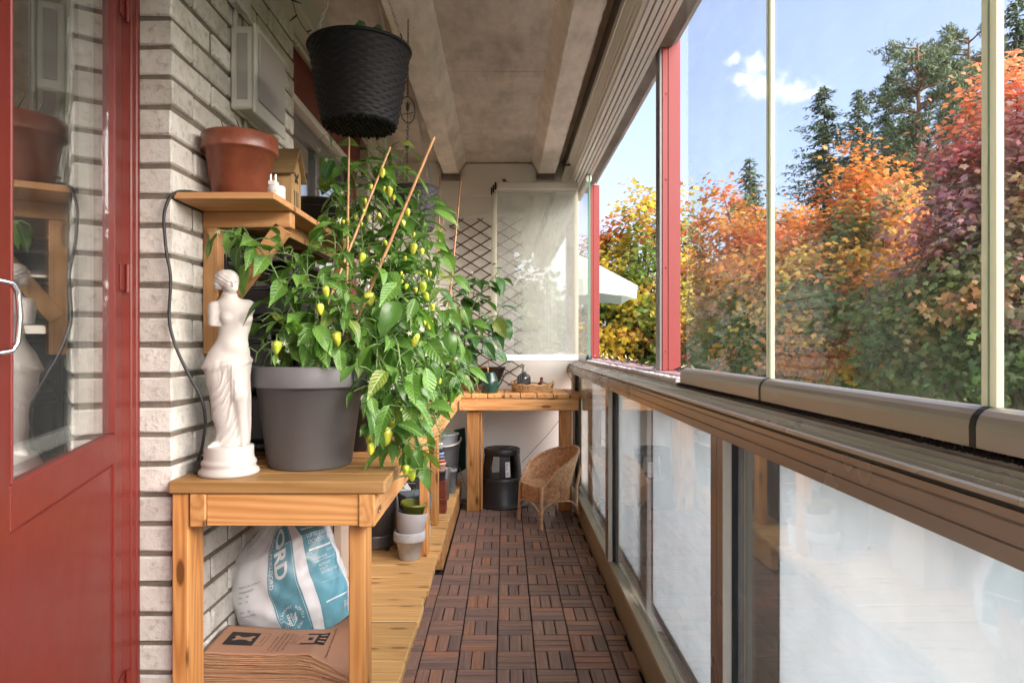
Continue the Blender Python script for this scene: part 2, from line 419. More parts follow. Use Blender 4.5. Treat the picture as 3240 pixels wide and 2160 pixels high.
# concrete ceiling with ribs
ce = bpy.data.objects.new('ceiling', None); COL.objects.link(ce); ce['kind'] = 'structure'; ORG[ce] = Vector((0, 0, 0))
for (y0, y1) in ((-.8, 3.655), (3.66, 5.5)):
    part('ceiling_slab', MB().extr([(-1.05, 2.70), (-1.05, 2.85), (.63, 2.85), (.63, 2.70)][::-1], y0, y1, n=2), M['conc'], ce)
for (y0, y1) in ((-.8, 3.765), (3.769, 5.44)):
    n = int((y1-y0)/.035)
    part('ceiling_rib', MB().extr([(-.535, 2.703), (-.50, 2.615), (-.494, 2.60), (-.43, 2.598), (-.376, 2.60), (-.365, 2.61), (-.305, 2.703)], y0, y1, n=n, jit=.0022), M['conc2'], ce)
    part('ceiling_rib', MB().extr([(.215, 2.703), (.268, 2.612), (.278, 2.60), (.34, 2.599), (.404, 2.60), (.412, 2.612), (.43, 2.703)], y0, y1, n=n, jit=.002), M['conc2'], ce)
# painted soffit boxing along the house wall
part('soffit_board', MB().box(-.975, -.835, -.8, 5.49, 2.575, 2.60, .002), M['soffit'], ce)
part('soffit_board', MB().box(-.834, -.815, -.8, 5.49, 2.575, 2.70, .002), M['soffit'], ce)
# end wall
ew = bpy.data.objects.new('end_wall', None); COL.objects.link(ew); ew['kind'] = 'structure'; ORG[ew] = Vector((0, 0, 0))
part('wall_face', MB().box(-1.05, .60, 5.5, 5.62, -.22, 2.85), M['wall'], ew)
def panel(x0, x1, z0, z1, c, y0=5.478, y1=5.4995):
    pr = [(x0, z0), (x1, z0), (x1, z1-c), (x1-c*.35, z1-c*.3), (x1-c, z1), (x0+c, z1), (x0+c*.35, z1-c*.3), (x0, z1-c)]
    m = MB(); m.v = [(x, y, z) for y in (y0, y1) for x, z in pr]; n = len(pr)
    m.f = [list(range(n)), list(range(n, 2*n))[::-1]]+[[i+n, (i+1) % n+n, (i+1) % n, i] for i in range(n)]; m.s = [False]*len(m.f); return m
part('wall_panel', panel(-.352, .248, 2.43, 2.688, .055), M['wall'], ew)
part('wall_panel', panel(-.90, -.52, 2.43, 2.70, .05), M['wall'], ew)
part('bearing_pad', MB().box(-.51, -.365, 5.44, 5.5, 2.555, 2.599, .004), M['concd'], ew)
part('bearing_pad', MB().box(.262, .40, 5.44, 5.5, 2.56, 2.599, .004), M['concd'], ew)
part('wall_ledge', MB().beam(U(1360, 704, 5.49), U(1700, 662, 5.49), .02, .028, (0, 0, 1)), M['wall'], ew)
# added light-blocking wall, house wall behind the camera and the room behind the door
struct('rear_light_block', MB().box(-1.25, .15, -.95, -.81, -.2, 2.85), M['wall'])  # unseen, added to dim the front light; width set for the pane reflections
struct('house_wall', MB().box(-1.25, -1.0, -.8, .78, -.2, 2.7), M['wall'])
struct('room_wall', MB().box(-2.7, -2.6, -.6, 5.6, -.2, 2.7).box(-2.6, -1.4, 1.95, 2.0, -.2, 2.7).box(-2.6, -1.05, -.65, -.6, -.2, 2.7).box(-2.6, -1.05, -.6, 5.6, 2.58, 2.62).box(-2.6, -1.05, -.6, 5.6, -.2, -.1), M['room'])

# ------------------------------------------------------------------ brick piers
def brick_variants(L, Wd, H, n=3):
    out = []
    for _ in range(n):
        v, f = cbox_geo(-L/2, L/2, -Wd/2, Wd/2, -H/2, H/2, .0045)
        v = [(x+random.uniform(-.0022, .0022), y+random.uniform(-.0022, .0022), z+random.uniform(-.0018, .0018)) for x, y, z in v]
        m = MB().add(v, f); out.append(m.mesh('brick', M['brick']))
    return out
BH = .0667; PIT = .0807; Z0 = 2.1136+PIT*8
def brick_pier(xf, x_in, ya, yb, label, zmin, zmax, offs, front=True):
    t = thing('brick_wall', label, 'wall', (xf, ya, 0))
    part('mortar', MB().box(x_in, xf-.007, ya+.007, yb-.008, -.026, 2.575), M['mortar'], t)
    cache = {}
    def get(L, Wd):
        k = (round(L, 3), round(Wd, 3))
        if k not in cache: cache[k] = brick_variants(L, Wd, BH)
        return random.choice(cache[k])
    r = 0; z = Z0-PIT/2
    while z > zmin:
        if z < zmax:
            ys = [ya]; y = ya+offs[r % 2]
            while y < yb-.03: ys.append(y); y += .25
            ys.append(yb)
            for a, b in zip(ys[:-1], ys[1:]):
                L = b-a-.012 if b < yb else b-a
                if a == ya: L = b-a-.006; cy_ = a+L/2
                else: cy_ = (a+b)/2+.0
                link('brick', get(.115, L), t, (xf-.0575+random.uniform(-.002, .002)-xf, cy_-ya, z+random.uniform(-.0012, .0012)), (0, random.uniform(-.006, .006), random.uniform(-.004, .004)))
        z -= PIT; r += 1
    return t
brick_pier(-.90, -1.12, 1.83, 2.89, 'white brick pier at the left, next to the red door, carrying the shelf and the white lamp', .0, 2.57, (.13, .25))
brick_pier(-.90, -1.12, 4.45, 5.49, 'white brick wall behind the pepper plants, beyond the window', .80, 2.57, (.25, .13))

# ------------------------------------------------------------------ window in the house wall
t = thing('window', 'dark window with red frame in the house wall behind the pepper plants', 'window', (-1.0, 2.9, 0))
fr = part('frame', MB().box(-1.06, -.95, 2.90, 4.44, 2.36, 2.57, .003).box(-1.05, -.955, 4.18, 4.36, .9, 2.36, .003).box(-1.05, -.96, 2.90, 2.97, .9, 2.36, .003).box(-1.06, -.95, 2.9, 4.44, .80, .90, .003), M['red'], t)
part('head_trim', MB().box(-1.0, -.945, 2.9, 4.44, 2.325, 2.358, .002), M['aluw'], t)
part('window_sash', MB().box(-1.04, -.99, 2.97, 4.18, 2.24, 2.32, .003).box(-1.04, -.99, 2.97, 3.03, .9, 2.24, .003).box(-1.04, -.99, 3.55, 3.62, .9, 2.24, .003).box(-1.04, -.99, 4.12, 4.18, .9, 2.24, .003).box(-1.04, -.99, 2.97, 4.18, .9, .97, .003), M['alud'], t)
part('glass_pane', MB().box(-1.018, -1.012, 3.03, 3.55, .97, 2.24).box(-1.018, -1.012, 3.62, 4.12, .97, 2.24), M['glassd'], t)
part('base_panel', MB().box(-1.05, -.97, 2.9, 4.44, -.02, .80, .003), M['wall'], t)

# ------------------------------------------------------------------ red door, ajar
hx, hy = -.982, 1.735
dd = Vector((.298, -.955, 0)).normalized()            # from the hinge towards the lock stile
nn = Vector((.955, .298, 0)).normalized()             # towards the balcony
t = thing('door', 'red painted door with a tall glass pane standing ajar at the left edge', 'door', (hx, hy, 0))
DM = Matrix((dd, Vector((0, 0, 1)), nn)).transposed().to_4x4(); DM.translation = Vector((hx, hy, 0))
def dbox(m, u0, u1, z0, z1, d0, d1, b=.003): return m.box(u0, u1, z0, z1, d0, d1, b, DM)
st = MB(); dbox(st, 0, .07, -.01, 2.3, -.045, 0); dbox(st, .715, .83, -.01, 2.3, -.045, 0)
part('stile', st, M['red'], t)
ra = MB(); dbox(ra, .07, .715, .935, 1.01, -.045, -.0005, .003); dbox(ra, .07, .715, 2.2, 2.3, -.045, -.0005); dbox(ra, .07, .715, -.01, .15, -.045, -.0005)
part('rail', ra, M['red'], t)
pa = MB(); dbox(pa, .068, .72, .15, .931, -.036, -.006, .004); part('door_panel', pa, M['red'], t)
bd = MB()
for (u0, u1, z0, z1) in ((.070, .078, 1.01, 2.2), (.707, .715, 1.01, 2.2)): dbox(bd, u0, u1, z0, z1, -.016, .002, .002)
part('glazing_bead', bd, M['red'], t)
gp = MB(); dbox(gp, .078, .707, 1.01, 2.2, -.016, -.012, 0); part('glass_pane', gp, M['glassd'], t)
ib = MB(); dbox(ib, .095, .145, 1.02, 2.2, -.060, -.040, .002); 
dbox(ib, .145, .715, 1.02, 1.05, -.060, -.040, .002)
part('inner_frame', ib, plain('inner_white', (.86, .86, .82), .4, vary=.04), t, 'white painted inner frame seen through the glass')
h = MB()
hz0, hz1 = 1.217, 1.322; hu = .800
def dp(u, z, d): return DM @ Vector((u, z, d))
from_pts = [dp(hu, hz1, .0), dp(hu-.004, hz1, .014), dp(hu-.016, hz1-.003, .026), dp(hu-.022, hz1-.016, .031), dp(hu-.024, (hz0+hz1)/2, .033), dp(hu-.022, hz0+.016, .031), dp(hu-.016, hz0+.003, .026), dp(hu-.004, hz0, .014), dp(hu, hz0, 0)]
h.tube([from_pts[i].lerp(from_pts[i+1], k/4) for i in range(8) for k in range(4)]+[from_pts[-1]], .0042, 10)
h.box(hu-.010, hu+.010, hz1-.008, hz1+.022, .0, .006, .002, DM).box(hu-.010, hu+.010, hz0-.022, hz0+.008, .0, .006, .002, DM)
part('door_handle', h, M['chrome'], t)
hg = MB()
for z in (1.40, .35, 2.1):
    hg.tube([dp(-.018, z-.036, .009), dp(-.018, z+.036, .009)], .0065, 10); dbox(hg, -.014, .03, z-.033, z+.033, 0, .004, .001)
part('hinge', hg, M['red'], t)
part('door_frame', MB().box(-1.1, -.990, 1.742, 1.789, -.02, 2.55, .003).box(-1.1, -.987, 1.789, 1.812, -.02, 2.55, .003).box(-1.1, -.985, 1.812, 1.829, -.02, 2.55, .003), M['red'], t)

# ------------------------------------------------------------------ glazed railing
rl = thing('balcony_railing', 'bronze framed balcony railing with clear glass panes along the right side', 'railing', (.54, 2.3, 0))
part('bottom_rail', MB().extr([(.52, -.02), (.52, .128), (.524, .137), (.548, .137), (.552, .130), (.566, .130), (.566, .137), (.575, .137), (.575, -.02)][::-1], -.8, 5.5), alu('sand_alu', (.40, .34, .24), .45, .3), rl)
part('top_rail', MB().extr([(.520, 1.002), (.520, 1.022), (.5235, 1.0235), (.5235, 1.0265), (.520, 1.028), (.520, 1.046), (.5225, 1.048), (.520, 1.050), (.520, 1.060), (.580, 1.060), (.580, 1.002)], -.8, 5.5), M['bronze'], rl)
part('gasket', MB().box(.5235, .575, -.8, 5.5, 1.0605, 1.0655), M['black'], rl)
part('handrail_profile', MB().extr([(.521, 1.066), (.521, 1.072), (.525, 1.0745), (.530, 1.0715), (.534, 1.0715), (.537, 1.0775), (.541, 1.0775), (.544, 1.0735), (.549, 1.0745), (.552, 1.083), (.557, 1.084), (.559, 1.080), (.563, 1.081), (.567, 1.0895), (.575, 1.091), (.580, 1.098), (.625, 1.100), (.63, 1.066)], -.8, 5.5), M['ledge'], rl)
ml = [-.13, 1.664, 3.45, 5.25]
for i, y in enumerate(ml):
    part('mullion', MB().extr([(.520, 0), (.575, 0), (.575, .0), (.520, .0)], y, y).box(.520, .556, y-.047, y-.004, .138, 1.0015, .001).box(.520, .556, y+.0, y+.046, .138, 1.0015, .001).box(.5225, .575, y-.05, y+.049, .138, 1.0012, .001), M['bronze'], rl)
    part('mullion_return', MB().box(.5205, .541, y-.0515, y-.0478, .138, 1.0012), M['alug'], rl)
    part('gasket', MB().box(.541, .560, y-.054, y-.0505, .138, 1.0012), M['black'], rl)
for a, b in zip([-.8]+ml, ml+[5.5]):
    if b-a > .3: part('glass_pane', MB().box(.5555, .5595, a+.05 if a > -.7 else a, b-.055, .131, 1.001), M['glassr'], rl)
# pale frosted panels outside the glass, with grey posts between them
pn = thing('frosted_parapet', 'milky white frosted parapet panels with grey posts just outside the railing glass', 'parapet', (.64, 2.3, 0))
for (a, b) in ((-.8, 1.53), (1.745, 2.84), (3.10, 4.80)):
    part('frosted_panel', MB().box(.622, .628, a, b, .145, 1.06), M['frost'], pn)
    part('panel_rail', MB().box(.615, .64, a, b, .112, .1445, .002), M['alud'], pn)
for (a, b) in ((1.531, 1.744), (2.96, 3.098), (4.82, 5.2)):
    part('post', MB().box(.62, .70, a, b, -.2, 1.06, .003), plain('grey_post', (.19, .19, .195), .5, vary=.12, bump=.1), pn)
part('upright', MB().box(.617, .66, 2.8405, 2.853, .145, 1.06, .001), M['redpost'], pn)
struct('slab_edge', MB().box(.78, .86, -.8, 5.6, -.25, .05, .01), M['concd'])
part('sill_trim', MB().box(.577, .60, -.8, 5.5, .02, .10, .003), M['aluw'], rl)
# parapet cap boards
cb = thing('parapet_cap', 'row of weathered pink-brown cap boards outside the railing, with string lights on top', 'parapet cap', (.69, 2.3, 1.1))
y = -.8; k = 0
while y < 5.45:
    L = .405; 
    o = part('cap_board', MB().box(.632, .755, y+.002, min(y+L, 5.5)-.002, 1.082+(k % 2)*.0015, 1.117+(k % 2)*.0015, .002), M['cap'], cb); y += L; k += 1
part('front_strip', MB().box(.757, .77, -.8, 5.5, 1.04, 1.112), M['redpost'], cb)
# brush seals
def fuzz(m, x, z, y0, y1, w, h):
    n = int((y1-y0)/.0022)
    for i in range(n):
        y = y0+(y1-y0)*i/n
        xx = x+random.uniform(-w, w)*.3
        for q in range(2):
            c = (xx+random.uniform(-w, w)*.5, y, z)
            m.add([(c[0]-w*.45, c[1]-.003, z-h*random.uniform(.8, 1.3)), (c[0]+w*.45, c[1]+.003, z-h*random.uniform(.7, 1.3)), (c[0]+w*.3, c[1]+.005, z+h*.5), (c[0]-w*.3, c[1]-.004, z+h*.6)], [[0, 1, 2, 3]])
m = MB(); fuzz(m, .578, 1.0995, -.2, 2.27, .012, .0042)
part('brush_seal', m, M['fuzz'], rl, 'dark brown brush seal', kind='stuff')
m = MB(); 
n = 260
m.tube([(.588+random.uniform(-.0025, .0025), 2.27+2.75*i/n, 1.104+random.uniform(-.0015, .0015)) for i in range(n+1)], [random.uniform(.011, .0155) for _ in range(n+1)], 8)
part('snow_white_seal', m, M['fuzzw'], rl, 'fluffy white seal strip', kind='stuff').name = 'fluffy_seal'
# ------------------------------------------------------------------ upper header track
hd = thing('sliding_track', 'grey-green aluminium header track of the sliding glazing running along the ceiling', 'track', (.55, 2.3, 2.5))
part('track_profile', MB().extr([(.462, 2.585), (.462, 2.549), (.468, 2.546), (.470, 2.538), (.488, 2.512), (.492, 2.512), (.494, 2.498), (.500, 2.495), (.502, 2.470), (.515, 2.462), (.517, 2.452), (.535, 2.452), (.535, 2.462), (.540, 2.462), (.540, 2.445), (.556, 2.442), (.556, 2.450), (.561, 2.450), (.561, 2.436), (.578, 2.434), (.578, 2.445), (.584, 2.445), (.584, 2.433), (.600, 2.433), (.600, 2.443), (.606, 2.443), (.606, 2.433), (.626, 2.433), (.626, 2.60), (.47, 2.60)][::-1], -.8, 5.5), M['alug'], hd)
part('slot', MB().box(.5175, .534, -.8, 5.49, 2.4535, 2.4595), M['black'], hd)
part('packer', MB().box(.47, .626, -.8, 5.5, 2.602, 2.70), M['concd'], hd)
struct('fascia', MB().extr([(.632, 2.475), (.632, 2.86), (.73, 2.86), (.73, 2.50), (.70, 2.475)][::-1], -.8, 5.6, n=40, jit=.001), M['concd'])
# closed panes
def prof_pane(y0, y1, label, far=False):
    t = thing('glazing_pane', label, 'glass pane', (.60, y0, 1.1), 'sliding glass panes')
    part('glass', MB().box(.597, .603, y0+.003, y1-.003, 1.15, 2.385), M['glass'], t)
    pr = [(.5755, 1.103), (.575, 1.128), (.5765, 1.136), (.580, 1.143), (.586, 1.149), (.593, 1.1525), (.6055, 1.1525), (.614, 1.146), (.618, 1.137), (.618, 1.103)]
    part('bottom_profile', MB().extr(pr, y0+.006, y1-.006), M['prof'], t)
    pr2 = [(x, 3.533-z) for x, z in pr][::-1]
    part('top_profile', MB().extr(pr2, y0+.006, y1-.006), M['alug'], t)
    pr3 = [((x-.597)*1.03+.597, z+.0006) for x, z in pr]
    part('end_cap', MB().extr(pr3, y0-.0055, y0+.0055), M['black'], t)
    s = part('seal_strip', MB().box(.5955, .6045, y0-.013, y0+.013, 1.153, 2.385), M['seal'], t)
    part('seal_core', MB().box(.595, .6052, y0-.0015, y0+.0015, 1.153, 2.385), M['sealg'], s)
    return t
prof_pane(.132, .832, 'nearest closed glass pane at the far right edge of the photo')
prof_pane(.832, 1.527, 'middle closed glass pane in front of the orange and purple maples')
prof_pane(1.527, 2.225, 'last closed glass pane, next to the wide open gap and the red post')
prof_pane(4.80, 5.47, 'pane at the far corner, in line with the railing, with a green glass edge')
part('pane_edge', MB().box(.5945, .6055, 4.784, 4.7865, 1.12, 2.43), M['gedge'], [o for o in COL.objects if o.name.startswith('glazing_pane')][-1])
# panes swung open across the balcony
for k, yy in enumerate((5.02, 5.10, 5.18)):
    t = thing('glazing_pane', ['front', 'middle', 'rear'][k]+' one of the swung open glass panes parked across the far end', 'glass pane', (.2, yy, 1.1), 'sliding glass panes')
    x0, x1 = (-.075-.016*k, .545)
    part('glass', MB().box(x0+.01, x1-.003, yy-.003, yy+.003, 1.15, 2.385), M['glassp'], t)
    part('bottom_profile', MB().box(x0+.012, x1, yy-.017, yy+.017, 1.105, 1.15, .005), M['aluw'], t)
    part('top_profile', MB().box(x0+.012, x1, yy-.017, yy+.017, 2.37, 2.43, .008), M['alug'], t)
    part('end_cap', MB().box(x0, x0+.012, yy-.018, yy+.018, 1.104, 1.152, .004).box(x0, x0+.012, yy-.018, yy+.018, 2.37, 2.43, .006), M['black'], t)
    part('seal_strip', MB().box(x0+.004, x0+.016, yy-.006, yy+.006, 1.153, 2.37).box(x1-.022, x1, yy-.006, yy+.006, 1.153, 2.37), M['seal'], t)
    part('roller', MB().lathe([(0, 0), (.012, 0), (.012, .014), (0, .014)], (x0+.07+k*.03, yy, 2.437+k*.006), 12).lathe([(0, 0), (.004, 0), (.004, .01), (0, .01)], (x0+.07+k*.03, yy, 2.428), 8).box(x0+.10+k*.02, x0+.112+k*.02, yy-.006, yy+.006, 1.092, 1.104), M['black'], t)
# bracket lever at the track
t = thing('track_lever', 'small black lever bracket hanging from the track above the swung panes', 'bracket', (.5, 4.9, 2.54))
part('lever_arm', MB().tube([(.43, 4.95, 2.535), (.50, 4.93, 2.545), (.565, 4.9, 2.55)], [.006, .009, .014], 8), M['black'], t)
part('lever_plate', MB().box(.44, .56, 4.9, 4.93, 2.525, 2.534, .003), M['black'], t)
single('pane_stop', MB().box(.575, .60, 4.77, 4.80, 2.44, 2.475, .008), M['black'], 'small black hinge block at the top of the green glass edge', 'stop', (.59, 4.78, 2.45))
m = MB().box(.585, .612, 4.772, 4.80, 1.10, 1.135, .008)
single('pane_stop', m, M['black'], 'small black stop at the foot of the green glass edge', 'stop', (.6, 4.78, 1.1))
# red posts
for (x0, x1, y0, zt, lab) in ((.662, .738, 2.84, 2.553, 'tall red steel post right of the open gap, nearer one'), (.667, .74, 5.28, 2.47, 'narrow looking red steel post at the far end beside the green glass edge')):
    t = thing('red_post', lab, 'post', ((x0+x1)/2, y0, 1.117), 'red posts outside the glazing')
    part('post_flange', MB().box(x0, x0+.022, y0, y0+.08, 1.119, zt, .0015), M['redpost'], t)
    part('post_body', MB().box(x0+.0245, x1, y0, y0+.08, 1.119, zt, .0015), M['redpost'], t)
    part('post_groove', MB().box(x0+.0215, x0+.025, y0+.003, y0+.08, 1.12, zt-.001), M['redpost'], t)
    part('side_strip', MB().box(x0-.010, x0-.0005, y0+.004, y0+.078, 1.119, zt-.02), M['alud'], t)
    part('head_plate', MB().box(x0-.004, x0+.045, y0-.004, y0+.084, zt, zt+.045, .002), M['soffit'], t)
    rv = MB()
    for z in (1.2, 1.55, 1.92, 2.28): rv.lathe([(0, .0), (.004, 0), (.003, .002), (0, .003)], (0, 0, 0), 10, M=Matrix.Translation((x0+.016, y0, z)) @ Matrix.Rotation(PI/2, 4, 'X'))
    part('rivet', rv, M['redpost'], t)
# ================================================================== bench
def tag(o, **k):
    for a, b in k.items(): o[a] = b
    return o
BZ = .868
b = thing('workbench', 'L-shaped pine potting bench along the wall and across the far end', 'bench', (-.6, 1.8, 0))
BM = {}
def board(L, Wd, T, mat, nm):
    k = (round(L, 3), round(Wd, 3), T, mat.name)
    if k not in BM:
        v, f = cbox_geo(-L/2, L/2, -Wd/2, Wd/2, -T, 0, .004)
        BM[k] = MB().add([(x+random.uniform(-.0008, .0008), y+random.uniform(-.0008, .0008), z) for x, y, z in v], f).mesh(nm, mat)
    return BM[k]
og = ORG[b]
y = 1.785; k = 0
while y < 4.9:
    w = .118 if k else .112
    L = .575+random.uniform(-.003, .003)
    link('top_board', board(.575, w-.005, .034, M['topwood'] if k < 2 else M['wx'], 'top_board'), b, Vector((-.89+L/2-.002+random.uniform(-.003, .003), y+w/2, BZ+random.uniform(-.0008, .0008)))-og, (0, 0, random.uniform(-.002, .002)))
    y += w; k += 1
x = -.365; 
while x < .50:
    link('top_board', board(.56, .1155, .034, M['wx'], 'end_board'), b, Vector((x+.059, 4.925+.28, BZ+random.uniform(-.0006, .0006)))-og, (0, 0, PI/2)); x += .12
    if x < .5: part('shade_strip', MB().box(x-.0025, x+.0015, 4.930, 5.48, .84, .8655), M['gapshade'], b)  # dark strip put in as the shade of the joint
part('long_beam', MB().box(-.388, -.345, 1.792, 4.945, .745, .8335, .003), M['wy'], b)
part('long_beam', MB().box(-.836, -.793, 1.792, 4.945, .745, .8335, .003), M['wy'], b)
part('apron', MB().box(-.7925, -.3885, 1.798, 1.84, .747, .8335, .002), M['wx'], b)
part('apron', MB().box(-.335, .542, 4.935, 4.98, .745, .8335, .003), M['wx'], b)
for (x0, x1, y0, y1, z0, z1) in ((-.886, -.8425, 1.80, 1.895, 0, .8335), (-.426, -.3815, 1.845, 1.94, 0, .7445), (-.886, -.8425, 3.3, 3.395, .16, .8335),
                                 (-.44, -.397, 4.0, 4.095, .1605, .7445), (-.43, -.388, 3.40, 3.495, .1605, .7445), (-.28, -.186, 4.9815, 5.026, 0, .8335), (.40, .495, 4.9815, 5.026, 0, .8335), (-.18, -.165, 4.99, 5.18, 0, .8335)):
    part('leg', MB().box(x0, x1, y0, y1, z0, z1, .003), M['wz'], b)
for (x, z) in ((-.30, .815), (-.30, .765), (-.21, .82), (.45, .81), (.47, .765), (.52, .80), (.525, .76)):
    part('screw', MB().lathe([(0, 0), (.0055, 0), (.0045, .002), (0, .002)], (0, 0, 0), 10, M=Matrix.Translation((x, 4.935, z)) @ Matrix.Rotation(PI/2, 4, 'X')), M['steel'], b)
for (y, z) in ((1.86, .80), (1.86, .77)):
    part('screw', MB().lathe([(0, 0), (.005, 0), (.004, .002), (0, .002)], (0, 0, 0), 10, M=Matrix.Translation((-.345, y, z)) @ Matrix.Rotation(PI/2, 4, 'Y')), M['steel'], b)
# low platform
pf = thing('low_platform', 'low pine slatted platform on the floor under the bench', 'platform', (-.6, 1.8, 0)); og = ORG[pf]
y = 1.46; k = 0
while y < 5.3:
    w = .165
    link('deck_board', board(.56, w-.006, .032, M['deck'], 'deck_board'), pf, Vector((-.615+random.uniform(-.006, .004), y+w/2, .16+random.uniform(-.003, .0012)))-og, (0, 0, random.uniform(-.004, .004)+(PI if k % 2 else 0)))
    if k: part('shade_strip', MB().box(-.892, -.342, y-.0032, y+.0026, .130, .1555), M['gapshade'], pf)  # dark strip painting the shade in the gap between deck boards
    y += w; k += 1
part('edge_beam', MB().box(-.382, -.338, 3.69, 5.3, -.002, .127, .003), M['wy'], pf)
part('joist', MB().box(-.50, -.455, 1.5, 5.3, -.002, .127, .003).box(-.86, -.815, 1.5, 5.3, -.002, .127, .003), M['wy'], pf)
# stamped marks in the timber
def text_mesh(txt, size, mat, name='lettering', M4=None, fn=None, bold=0, ext=0, align='LEFT', sub=0):
    cu = bpy.data.curves.new(name, 'FONT'); cu.body = txt; cu.size = size; cu.offset = bold; cu.extrude = ext; cu.align_x = align; cu.resolution_u = 3
    ob = bpy.data.objects.new(name, cu); COL.objects.link(ob)
    dg = bpy.context.evaluated_depsgraph_get(); me = bpy.data.meshes.new_from_object(ob.evaluated_get(dg))
    COL.objects.unlink(ob); bpy.data.objects.remove(ob)
    V = [tuple(v.co) for v in me.vertices]; F = [list(p.vertices) for p in me.polygons]
    bpy.data.meshes.remove(me)
    m = MB(); m.v = V; m.f = F; m.s = [False]*len(F)
    if fn: m.v = [tuple(fn(v)) for v in V]
    elif M4 is not None: m.v = [tuple(M4 @ Vector(v)) for v in V]
    return m
M['ink'] = plain('ink', (.02, .018, .018), .8, vary=.1, bump=0)
M['stamp'] = plain('stamp_ink', (.20, .085, .03), .8, vary=.4, scale=200, bump=0)
FR = Matrix(((1, 0, 0), (0, 0, -1), (0, 1, 0))).to_4x4()           # text upright, facing the camera
def front(x, y, z): return Matrix.Translation((x, y, z)) @ FR
m = text_mesh('CE', .014, M['stamp'], M4=front(.47, 4.9808, .555)); part('timber_mark', m, M['stamp'], b)
# ------------------------------------------------------------------ wall shelf
s = thing('wall_shelf', 'pine wall shelf on wooden brackets fixed to the brick pier', 'shelf', (-.76, 2.4, 1.6))
part('shelf_board', MB().box(-.898, -.626, 1.835, 2.96, 1.624, 1.642, .0015), M['shelfx'], s)
for y0 in (2.01, 2.86):
    part('bracket_arm', MB().box(-.898, -.637, y0, y0+.045, 1.577, 1.6235, .002), M['shelfx'], s)
    part('bracket_post', MB().box(-.898, -.853, y0+.0025, y0+.0475, 1.20, 1.5765, .002), M['shelfz'], s)
    m = MB(); a = Vector((-.875, y0+.0225, 1.30)); c = Vector((-.664, y0+.0225, 1.578))
    m.beam(a, c, .044, .045, (0, 1, 0)); part('brace', m, M['shelfz'], s)
part('ledger', MB().box(-.735, -.70, 2.06, 2.855, 1.578, 1.6225, .002), M['shelfx'], s)
sc = MB()
for z in (1.53, 1.40, 1.27): sc.lathe([(0, 0), (.005, 0), (.004, .003), (0, .003)], (0, 0, 0), 10, M=Matrix.Translation((-.853, 2.04, z)) @ Matrix.Rotation(PI/2, 4, 'Y'))
part('screw', sc, M['steel'], s)
# ================================================================== things on and under the bench
M['greypot'] = plain('grey_plastic_pot', (.125, .122, .125), .55, vary=.08, scale=5, bump=.12, bs=300, bd=.001)
M['soil'] = plain('soil', (.035, .022, .014), .95, vary=.5, scale=60, bump=.9, bs=120, bd=.01)
M['terra'] = plain('terracotta', (.21, .062, .032), .33, vary=.45, scale=9, bump=.15)
M['terra2'] = plain('terracotta_saucer', (.48, .12, .05), .6, vary=.2, scale=9, bump=.15)
M['plaster'] = plain('white_plaster', (.50, .475, .44), .6, vary=.08, scale=14, bump=.12, bs=90, bd=.001)
M['stonepot'] = plain('pale_grey_clay', (.40, .385, .375), .8, vary=.22, scale=16, bump=.3, bs=140)
M['stonepot2'] = plain('smooth_grey_clay', (.33, .31, .305), .75, vary=.08, scale=10, bump=.1)
M['greenglz'] = plain('green_glaze', (.12, .14, .02), .2, vary=.15, scale=12, bump=.05)
M['rattan'] = plain('black_rattan', (.006, .006, .006), .6, vary=.5, scale=60, bump=.3, bs=200, spec=.25)
M['rattang'] = plain('grey_rattan', (.06, .058, .062), .6, vary=.5, scale=60, bump=.3, bs=200)
M['wicker'] = plain('wicker', (.70, .42, .23), .5, vary=.45, scale=50, bump=.5, bs=260, bd=.003)
M['wickerl'] = plain('rattan_cane', (.68, .42, .24), .45, vary=.25, scale=30, bump=.2)
M['seagrass'] = plain('seagrass', (.50, .30, .13), .6, vary=.55, scale=60, bump=.5, bs=220)
M['dgreen'] = plain('dark_green_enamel', (.010, .042, .028), .2, vary=.1, bump=.0)
M['brass'] = plain('brass', (.72, .44, .17), .25, .9, vary=.08, bump=0)
M['birdwood'] = wood('birdhouse_wood', 2, (.50, .34, .16), (.36, .22, .09), .0, .6)
M['birdroof'] = wood('birdhouse_roof', 0, (.27, .185, .085), (.19, .12, .05), .0, .65)
M['craft'] = plain('kraft_paper', (.40, .215, .125), .75, vary=.07, scale=5, bump=.2, bs=60, bd=.002)
M['craft2'] = plain('kraft_paper_edge', (.46, .27, .15), .8, vary=.2, scale=40, bump=.2)
M['bagw'] = plain('bag_plastic', (.70, .71, .72), .28, vary=.06, scale=6, bump=.25, bs=24, bd=.004)
M['bagb'] = plain('bag_blue_print', (.115, .30, .37), .28, vary=.1, scale=6, bump=.25, bs=24, bd=.004)
M['bagt'] = plain('bag_text', (.66, .69, .70), .3, vary=.03, bump=0)
M['bucket'] = plain('grey_bucket', (.20, .215, .235), .4, vary=.35, scale=12, bump=.1)
M['mahog'] = wood('red_brown_wood', 0, (.22, .05, .025), (.12, .025, .012), .3, .5)
M['beige'] = plain('beige_board', (.52, .42, .33), .6, vary=.08, bump=.1)
M['rib'] = plain('anthracite', (.09, .085, .085), .5, vary=.15, bump=.1)
M['bluegrey'] = plain('blue_grey_plastic', (.13, .155, .185), .5, vary=.15, bump=.1)
M['whitegl'] = plain('white_ceramic', (.68, .66, .64), .35, vary=.08, bump=.1)
M['browngl'] = plain('brown_rim', (.30, .20, .11), .5, vary=.2, bump=.1)
M['smoke'] = glass('smoked_glass', (.55, .58, .60), .06, .02)
M['amber'] = glass('amber_glass', (.62, .36, .16), .06, .02)

